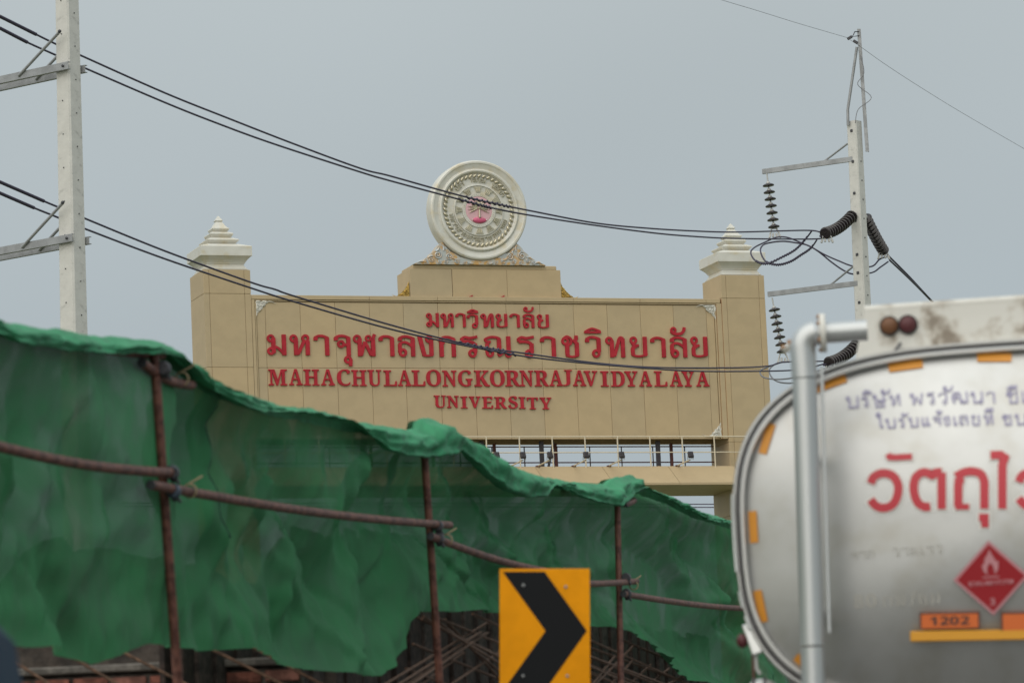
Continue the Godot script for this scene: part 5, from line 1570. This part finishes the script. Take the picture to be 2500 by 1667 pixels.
func tanker() -> void:
	var c := Vector3(2.142, 3.679, -20.0)
	var b := Basis(Vector3.UP, deg_to_rad(-5.0)) * Basis(Vector3.RIGHT, deg_to_rad(0.7)) * Basis(Vector3.BACK, 0.01)
	var t := thing("tank_lorry", "polished aluminium tank lorry with red Thai lettering and an orange 1202 plate", "tank lorry", Transform3D(b, c))
	# shell: dished end and barrel
	var s := Shape.new()
	var rows := 22
	var m := 96
	for i in rows:
		for k in m:
			var p := []
			var n := []
			for e in [[i, k], [i, k + 1], [i + 1, k + 1], [i + 1, k]]:
				var q := tank_outline(TAU * e[1] / m, 0.0) * (float(e[0]) / rows)
				p.append(Vector3(q.x, q.y, dish(q)))
				n.append(dish_normal(q * 0.999))
			# wound from the centre out
			s.quad_smooth(p[0], p[3], p[2], p[1], n[0], n[3], n[2], n[1])
	part("tank_end", s, mats.tank_shell, t)
	var barrel := Shape.new()
	for k in m:
		var a0 := tank_outline(TAU * k / m, -0.02)
		var a1 := tank_outline(TAU * (k + 1) / m, -0.02)
		barrel.quad(Vector3(a0.x, a0.y, 0), Vector3(a0.x, a0.y, -7.0), Vector3(a1.x, a1.y, -7.0), Vector3(a1.x, a1.y, 0))
		barrel.tri(Vector3(0, 0, -7.2), Vector3(a1.x, a1.y, -7.0), Vector3(a0.x, a0.y, -7.0))
	part("tank_barrel", barrel, mats.tank_shell, t)
	part("rim_band", hoop([Vector2(-0.042, 0.0), Vector2(-0.042, 0.045), Vector2(-0.036, 0.055), Vector2(-0.024, 0.055), Vector2(-0.016, 0.045), Vector2(-0.016, -0.02)]), mats.rim_metal, t)
	part("rim_gap", hoop([Vector2(-0.016, 0.02), Vector2(-0.004, 0.02)]), mats.rim_dark, t)
	part("rim_band", hoop([Vector2(-0.004, -0.1), Vector2(-0.004, 0.035), Vector2(0.0, 0.042), Vector2(0.008, 0.042), Vector2(0.013, 0.03), Vector2(0.013, -0.1)]), mats.rim_metal, t)
	for e in [[0.12, 0.38], [0.48, 0.58], [0.64, 0.74]]:
		# clamping strips along the left of the rim
		var st := Shape.new()
		var path := []
		for k in 9:
			var a := lerpf(PI * 0.93, PI * 1.17, lerpf(e[0], e[1], k / 8.0))
			var q := tank_outline(a, 0.012)
			path.append(Vector3(q.x, q.y, 0.045))
		st.tube(path, 0.009, 6)
		part("rim_strip", st, mats.aluminium, t)
	# tapes
	for k in TAPES.size() / 2:
		var p: Vector2 = TAPES[k * 2]
		var q: Vector2 = TAPES[k * 2 + 1]
		var tape := Shape.new()
		tape.ribbon(fine(PackedVector2Array([p, q]), 0.03), 0.037, 0, 0)
		part("reflective_tape", on_dish(tape, 0.006), mats.tape_orange, t)
	# lettering
	for e in TANK_LINE_ONE + TANK_LINE_TWO:
		var w := 0.0085
		part("letter", on_dish(glyph(e[0], e[1], e[2], e[3], e[4], w, 0, 0), 0.004), mats.paint_blue, t)
	for e in TANK_RED:
		var p := PackedVector2Array()
		for k in range(2, e.size(), 2):
			p.append(Vector2(e[k], e[k + 1]))
		p = fine(curve(p) if e[0] == "c" else p)
		var red := Shape.new()
		red.ribbon(p, e[1], 0, 0)
		var white := Shape.new()
		var dir0 := (p[0] - p[1]).normalized() * 0.008
		var dir1 := (p[-1] - p[-2]).normalized() * 0.008
		p[0] += dir0
		p[-1] += dir1
		white.ribbon(p, e[1] + 0.017, 0, 0)
		part("letter_outline", on_dish(white, 0.003), mats.paint_white, t)
		part("letter", on_dish(red, 0.007), mats.paint_red, t)
	# ghost of an older speed notice
	part("old_lettering", on_dish(latin("80", -0.70, -0.60, -0.335, -0.275, 0, 0, "Droid Sans"), 0.003), mats.paint_ghost, t)
	var gx := -0.575
	for e in ["ก", "ม"]:
		part("old_lettering", on_dish(glyph(e, gx, gx + 0.045, -0.338, -0.292, 0.008, 0, 0), 0.003), mats.paint_ghost, t)
		gx += 0.055
	part("old_lettering", on_dish(latin("/", -0.455, -0.43, -0.34, -0.28, 0, 0, "Droid Sans"), 0.003), mats.paint_ghost, t)
	gx = -0.425
	for e in ["ช", "ม"]:
		part("old_lettering", on_dish(glyph(e, gx, gx + 0.045, -0.340, -0.294, 0.008, 0, 0), 0.003), mats.paint_ghost, t)
		gx += 0.055
	gx = -0.70
	for e in ["จ", "า", "ก", "ด", "ค", "ว", "า", "ม", "เ", "ร", "ว"]:
		if GLYPHS.has(e):
			part("old_lettering", on_dish(glyph(e, gx, gx + 0.03, -0.125, -0.088, 0.006, 0, 0), 0.003), mats.paint_ghost, t)
		gx += 0.037
	# plates
	for k in 2:
		var lo: Vector2 = PLATES[k * 2]
		var hi: Vector2 = PLATES[k * 2 + 1]
		var mid := (lo + hi) / 2
		var half := (hi - lo) / 2
		var hang := Transform3D(Basis(Vector3.BACK, -0.045), Vector3(mid.x, mid.y, dish(mid) + 0.03))
		var pl := Shape.new()
		pl.box(Vector3.ZERO, Vector3(half.x * 2, half.y * 2, 0.006), 0.002)
		var o := part("hazard_plate", pl, mats.plate_orange, t, hang)
		var edge := Shape.new()
		for q in [[-half.x, half.y - 0.004, half.x, half.y - 0.004], [-half.x + 0.004, -half.y, -half.x + 0.004, half.y], [half.x - 0.004, -half.y, half.x - 0.004, half.y]]:
			edge.ribbon(PackedVector2Array([Vector2(q[0], q[1]), Vector2(q[2], q[3])]), 0.006, 0.003, 0.0045)
		part("plate_border", edge, mats.ink, o)
		if k == 0:
			part("plate_number", latin("1202", -half.x + 0.045, half.x - 0.045, -half.y + 0.015, half.y - 0.018, 0.003, 0.005, "Droid Sans"), mats.ink, o)
	var bar := Shape.new()
	bar.box(Vector3(-0.07, -0.492, dish(Vector2(0, -0.49)) + 0.04), Vector3(0.79, 0.045, 0.02), 0.004, Basis(Vector3.BACK, -0.045))
	part("reflector_strip", bar, mats.strip_yellow, t)
	# flammable placard
	var dc := Vector2(-0.10, -0.245)
	var dz := dish(dc) + 0.012
	var dn := dish_normal(dc)
	var dx := Vector3.UP.cross(dn).normalized()
	var lie := Transform3D(Basis(dx, dn.cross(dx), dn), Vector3(dc.x, dc.y, dz))
	var r := 0.163
	var dia := Shape.new()
	dia.prism(PackedVector2Array([Vector2(0, r), Vector2(-r, 0), Vector2(0, -r), Vector2(r, 0)]), -0.002, 0.002)
	var pl2 := part("placard", dia, mats.placard_pink, t, lie)
	r = 0.146
	var inner := Shape.new()
	inner.prism(PackedVector2Array([Vector2(0, r), Vector2(-r, 0), Vector2(0, -r), Vector2(r, 0)]), 0.002, 0.0035)
	part("placard_field", inner, mats.placard_red, pl2)
	var fl := Shape.new()
	fl.prism(PackedVector2Array([Vector2(-0.012, 0.012), Vector2(-0.03, 0.03), Vector2(-0.036, 0.055), Vector2(-0.024, 0.065), Vector2(-0.022, 0.085), Vector2(-0.008, 0.102), Vector2(0.0, 0.125), Vector2(0.010, 0.10), Vector2(0.020, 0.082), Vector2(0.026, 0.07), Vector2(0.036, 0.072), Vector2(0.034, 0.04), Vector2(0.02, 0.015), Vector2(0.016, 0.03), Vector2(0.014, 0.048), Vector2(0.002, 0.066), Vector2(-0.012, 0.05), Vector2(-0.016, 0.03)]), 0.0035, 0.005)
	fl.box(Vector3(0, 0.004, 0.004), Vector3(0.07, 0.005, 0.002))
	part("flame_mark", fl, mats.placard_pink, pl2)
	var wx := -0.098
	for e in ["ข", "อ", "ง", "เ", "ห", "ล", "ว", "ไ", "ว", "ไ", "ฟ"]:
		var k: String = {"อ": "ว", "ไ": "ใ", "ฟ": "พ"}.get(e, e)
		part("placard_letter", glyph(k, wx, wx + 0.014, -0.030, -0.012, 0.0042, 0.0035, 0.005), mats.placard_pink, pl2)
		wx += 0.0178
	part("placard_number", latin("3", -0.011, 0.011, -0.118, -0.088, 0.0035, 0.005, "Droid Sans"), mats.placard_pink, pl2)
	lorry_fittings(t)
	lorry_running_gear(t)


func lorry_fittings(t: Node3D) -> void:
	# guard along the top with two round lamps
	var g := Shape.new()
	var out := PackedVector2Array([Vector2(-0.57, 1.005), Vector2(0.60, 1.005)])
	for k in 13:
		var x := lerpf(0.68, -0.645, k / 12.0)
		out.append(Vector2(x, TANK_B * pow(1.0 - pow(absf(x) / TANK_A, TANK_N), 1.0 / TANK_N) - 0.05))
	g.prism(out, -0.14, -0.10)
	var guard := part("top_guard", g, mats.guard_white, t)
	var lip := Shape.new()
	lip.tube([Vector3(-0.57, 1.005, -0.12), Vector3(0.60, 1.005, -0.12)], 0.022, 8)
	part("guard_lip", lip, mats.guard_white, guard)
	for k in 2:
		var side := Shape.new()
		side.box(Vector3([-0.52, 0.56][k], 0.84, -3.55), Vector3(0.03, 0.30, 6.8), 0.005)
		part("guard_side", side, mats.guard_white, guard)
	for e in [[-0.465, mats.lens_amber], [-0.383, mats.lens_red]]:
		var l := Shape.new()
		l.lathe([Vector2(0.038, 0.0), Vector2(0.037, 0.012), Vector2(0.03, 0.024), Vector2(0.015, 0.031), Vector2(0.0, 0.033)], 20, ring_at(Vector3(e[0], 0.925, -0.095)))
		var o := part("round_lamp", l, e[1], guard)
		var ringy := Shape.new()
		ringy.lathe([Vector2(0.036, 0.0), Vector2(0.044, 0.0), Vector2(0.044, 0.012), Vector2(0.037, 0.014)], 20, ring_at(Vector3(e[0], 0.925, -0.098)))
		part("lamp_bezel", ringy, mats.rubber, t)
	var stick := Shape.new()
	stick.tube([Vector3(-0.475, 0.775, -0.07), Vector3(-0.42, 0.845, -0.085)], 0.007, 6)
	part("latch_pin", stick, mats.rim_dark, t)
	# vapour pipe: down the back, elbow, run into the guard
	var x := -0.845
	var z := 0.36
	var p := Shape.new()
	var path := [Vector3(-0.55, 0.848, 0.0)]
	path = [Vector3(-0.56, 0.848, z - 0.30), Vector3(-0.60, 0.848, z - 0.12)]
	var s := Shape.new()
	s.tube([Vector3(-0.56, 0.852, z), Vector3(-0.78, 0.852, z)], 0.046, 20)
	part("pipe_run", s, mats.pipe_paint, t)
	var el := Shape.new()
	var bend := []
	for k in 9:
		var a := PI / 2 * k / 8.0
		bend.append(Vector3(-0.785 - 0.06 * sin(a), 0.79 + 0.062 * cos(a), z))
	bend.append(Vector3(x, 0.66, z))
	el.tube(bend, 0.056, 20)
	part("pipe_elbow", el, mats.pipe_paint, t)
	var down := Shape.new()
	down.tube([Vector3(x, 0.655, z), Vector3(x - 0.042, -0.50, z)], 0.053, 24)
	part("vapour_pipe", down, mats.pipe_paint, t)
	var low := Shape.new()
	low.tube([Vector3(x - 0.042, -0.508, z), Vector3(x - 0.068, -1.25, z)], 0.052, 24)
	part("vapour_pipe", low, mats.pipe_paint, t)
	for e in [Vector3(-0.752, 0.852, z), Vector3(-0.86, 0.862, z - 0.03)]:
		var fl := Shape.new()
		var tr := Transform3D(Basis(Vector3.BACK, PI / 2), e) if e.x > -0.8 else Transform3D(Basis(Vector3.BACK, 0.5) * Basis(Vector3.RIGHT, 0.2), e - Vector3(0, 0.03, 0.03))
		fl.lathe([Vector2(0.04, -0.012), Vector2(0.085, -0.012), Vector2(0.085, 0.012), Vector2(0.04, 0.012)], 24, tr)
		var o := part("flange", fl, mats.guard_white, t)
		for k in 6:
			var a := TAU * k / 6.0
			var bo := Shape.new()
			bo.ball(tr * Vector3(cos(a) * 0.072, 0.014, sin(a) * 0.072), Vector3.ONE * 0.012, Basis.IDENTITY, 4, 6)
			part("flange_bolt", bo, mats.seal_brown, o)
	var strip := Shape.new()
	strip.box(Vector3(-0.79, 0.13, z - 0.03), Vector3(0.016, 1.16, 0.03), 0.004, Basis(Vector3.BACK, -0.036))
	part("pipe_guide", strip, mats.pipe_paint, t)
	for y in [0.35, -0.35]:
		var br := Shape.new()
		br.box(Vector3(x - 0.02, y, 0.18), Vector3(0.03, 0.04, 0.28), 0.004)
		part("pipe_bracket", br, mats.aluminium, t)
	# clamp, side lamp and a white rounded box low on the left
	var cl := Shape.new()
	cl.box(Vector3(-1.155, -0.43, 0.0), Vector3(0.05, 0.14, 0.06), 0.006, Basis(Vector3.BACK, 0.28))
	part("rim_clamp", cl, mats.aluminium, t)
	var lamp := Shape.new()
	lamp.ball(Vector3(-1.20, -0.435, 0.0), Vector3(0.026, 0.033, 0.03), Basis.IDENTITY, 8, 12)
	part("side_lamp", lamp, mats.lens_red, t)
	var hang := Shape.new()
	hang.tube([Vector3(-1.145, -0.49, 0.0), Vector3(-1.145, -0.56, 0.0), Vector3(-1.13, -0.585, 0.0)], 0.009, 6)
	part("hanger", hang, mats.cap_grey, t)
	var hang2 := Shape.new()
	hang2.tube([Vector3(-1.16, -0.49, -0.02), Vector3(-1.16, -0.60, -0.02)], 0.006, 6)
	part("hanger", hang2, mats.steel_red, t)
	var dome := Shape.new()
	dome.ball(Vector3(-1.13, -0.72, -0.15), Vector3(0.10, 0.125, 0.22), Basis.IDENTITY, 12, 20)
	part("mudguard_cap", dome, mats.fender_white, t)
	for q in [-0.035, 0.015]:
		var ribs := Shape.new()
		var arc := []
		for k in 9:
			var a := PI * (0.12 + 0.3 * k / 8.0)
			arc.append(Vector3(-1.13 + q, -0.72 + 0.125 * sin(a + 0.35), -0.15 + 0.222 * cos(a + 0.35)))
		ribs.tube(arc, 0.006, 6)
		part("mudguard_rib", ribs, mats.rim_dark, t)


func lorry_running_gear(t: Node3D) -> void:
	var fr := Shape.new()
	for x in [-0.42, 0.42]:
		fr.box(Vector3(x, -1.0, -3.6), Vector3(0.09, 0.26, 7.0), 0.01)
	for z in [-0.2, -2.4, -5.0, -7.0]:
		fr.box(Vector3(0, -1.0, z), Vector3(0.76, 0.18, 0.09), 0.01)
	part("chassis", fr, mats.chassis, t)
	for z in [-0.6, -2.4, -4.6, -6.6]:
		var cr := Shape.new()
		cr.box(Vector3(0, -0.84, z), Vector3(1.5, 0.12, 0.12), 0.01)
		part("saddle", cr, mats.chassis, t)
	var bump := Shape.new()
	bump.box(Vector3(0, -1.55, 0.05), Vector3(2.3, 0.16, 0.09), 0.015)
	part("bumper", bump, mats.guard_white, t)
	for x in [-0.6, 0.6]:
		var hang := Shape.new()
		hang.box(Vector3(x, -1.3, 0.02), Vector3(0.06, 0.5, 0.08), 0.006)
		part("bumper_bracket", hang, mats.chassis, t)
		var lamp := Shape.new()
		lamp.box(Vector3(x * 1.55, -1.38, 0.05), Vector3(0.34, 0.12, 0.05), 0.01)
		part("tail_lamp", lamp, mats.lens_red, t)
	var tyre := Shape.new()
	tyre.lathe([Vector2(0.30, -0.14), Vector2(0.44, -0.15), Vector2(0.49, -0.12), Vector2(0.50, 0.0), Vector2(0.49, 0.12), Vector2(0.44, 0.15), Vector2(0.30, 0.14)], 32)
	var tm := tyre.mesh()
	var rim := Shape.new()
	rim.lathe([Vector2(0.31, -0.13), Vector2(0.30, 0.02), Vector2(0.18, -0.03), Vector2(0.12, 0.06), Vector2(0.0, 0.08)], 24)
	var rm := rim.mesh()
	for z in [-1.3, -2.6, -5.6]:
		for x in [-1.0, 1.0]:
			var turn := Basis(Vector3.BACK, PI / 2 if x < 0 else -PI / 2)
			var w := part("wheel", tm, mats.rubber, t, Transform3D(turn, Vector3(x, -1.98, z)))
			part("rim", rm, mats.aluminium, w)
			var mud := Shape.new()
			var path := []
			for k in 9:
				var a := PI * (0.08 + 0.84 * k / 8.0)
				path.append(Vector3(x, -1.98 + sin(a) * 0.62, z + cos(a) * 0.62))
			for k in 8:
				var a: Vector3 = path[k]
				var b: Vector3 = path[k + 1]
				mud.box((a + b) / 2, Vector3(0.34, 0.012, a.distance_to(b) + 0.01), 0.002, Basis(Vector3.RIGHT, atan2(a.y - b.y, b.z - a.z)))
			part("mudguard", mud, mats.fender_white, t)
		var axle := Shape.new()
		axle.tube([Vector3(-0.95, -1.98, z), Vector3(0.95, -1.98, z)], 0.07, 10)
		axle.box(Vector3(0.42, -1.55, z), Vector3(0.09, 0.9, 0.4), 0.02)
		axle.box(Vector3(-0.42, -1.55, z), Vector3(0.09, 0.9, 0.4), 0.02)
		part("axle", axle, mats.chassis, t)
	var cab := Shape.new()
	cab.prism(PackedVector2Array([Vector2(-7.45, -1.8), Vector2(-9.2, -1.8), Vector2(-9.25, -0.6), Vector2(-9.0, 0.75), Vector2(-7.6, 0.85), Vector2(-7.45, 0.6)]), -1.15, 1.15, Transform3D(Basis(Vector3.FORWARD * -1.0, Vector3.UP, Vector3.LEFT), Vector3.ZERO))
	part("cab", cab, mats.fender_white, t)
	for x in [-1.0, 1.0]:
		var turn := Basis(Vector3.BACK, PI / 2 if x < 0 else -PI / 2)
		var w := part("wheel", tm, mats.rubber, t, Transform3D(turn, Vector3(x, -1.98, -8.3)))
		part("rim", rm, mats.aluminium, w)


# ---------------------------------------------------------------- the dark blue vehicle at the frame's corner
func blue_van() -> void:
	var z := -8.0
	var c := Vector3(-2.09, ramp(z - 0.3), z)
	var t := thing("van", "out of focus dark blue vehicle in front of the brick wall", "van", Transform3D(Basis(Vector3.UP, deg_to_rad(-2.0)) * Basis(Vector3.RIGHT, 0.06), c))
	var half := [[0.82, 0.35], [0.84, 0.9], [0.83, 1.1], [0.80, 1.55], [0.775, 1.75], [0.75, 1.92], [0.68, 2.0], [0.4, 2.05], [0.0, 2.07]]
	var prof := []
	for q in half:
		prof.append(Vector2(q[0], q[1]))
	for k in range(half.size() - 2, -1, -1):
		prof.append(Vector2(-half[k][0], half[k][1]))
	var s := Shape.new()
	var sect := [[0.0, 0.97], [-0.05, 1.0], [-2.8, 1.0], [-3.3, 0.98], [-3.9, 0.62], [-4.4, 0.55]]
	var rings := []
	for e in sect:
		var ring := []
		for p in prof:
			ring.append(Vector3(p.x * (0.98 if e[1] < 1.0 else 1.0), 0.35 + (p.y - 0.35) * e[1], e[0]))
		rings.append(ring)
	for k in rings.size() - 1:
		for j in prof.size() - 1:
			s.quad(rings[k][j], rings[k + 1][j], rings[k + 1][j + 1], rings[k][j + 1])
	s.facing(rings[0], Vector3.BACK)
	s.facing(rings[-1], Vector3.FORWARD)
	part("body", s, mats.navy, t)
	var glass := Shape.new()
	glass.prism(PackedVector2Array([Vector2(-0.62, 1.15), Vector2(0.62, 1.15), Vector2(0.56, 1.66), Vector2(-0.56, 1.66)]), 0.004, 0.012)
	part("rear_window", glass, mats.dark_glass, t)
	for x in [-0.72, 0.72]:
		var l := Shape.new()
		l.box(Vector3(x, 1.0, 0.0), Vector3(0.13, 0.34, 0.05), 0.02)
		part("tail_lamp", l, mats.lens_red, t)
	var b := Shape.new()
	b.box(Vector3(0, 0.42, 0.03), Vector3(1.62, 0.2, 0.14), 0.03)
	part("bumper", b, mats.rubber, t)
	var tyre := Shape.new()
	tyre.lathe([Vector2(0.18, -0.1), Vector2(0.29, -0.1), Vector2(0.32, -0.07), Vector2(0.32, 0.07), Vector2(0.29, 0.1), Vector2(0.18, 0.1), Vector2(0.0, 0.07)], 24)
	var tm := tyre.mesh()
	for zz in [-0.8, -3.6]:
		for x in [-0.76, 0.76]:
			part("wheel", tm, mats.rubber, t, Transform3D(Basis(Vector3.BACK, PI / 2 if x < 0 else -PI / 2), Vector3(x, 0.32, zz)))
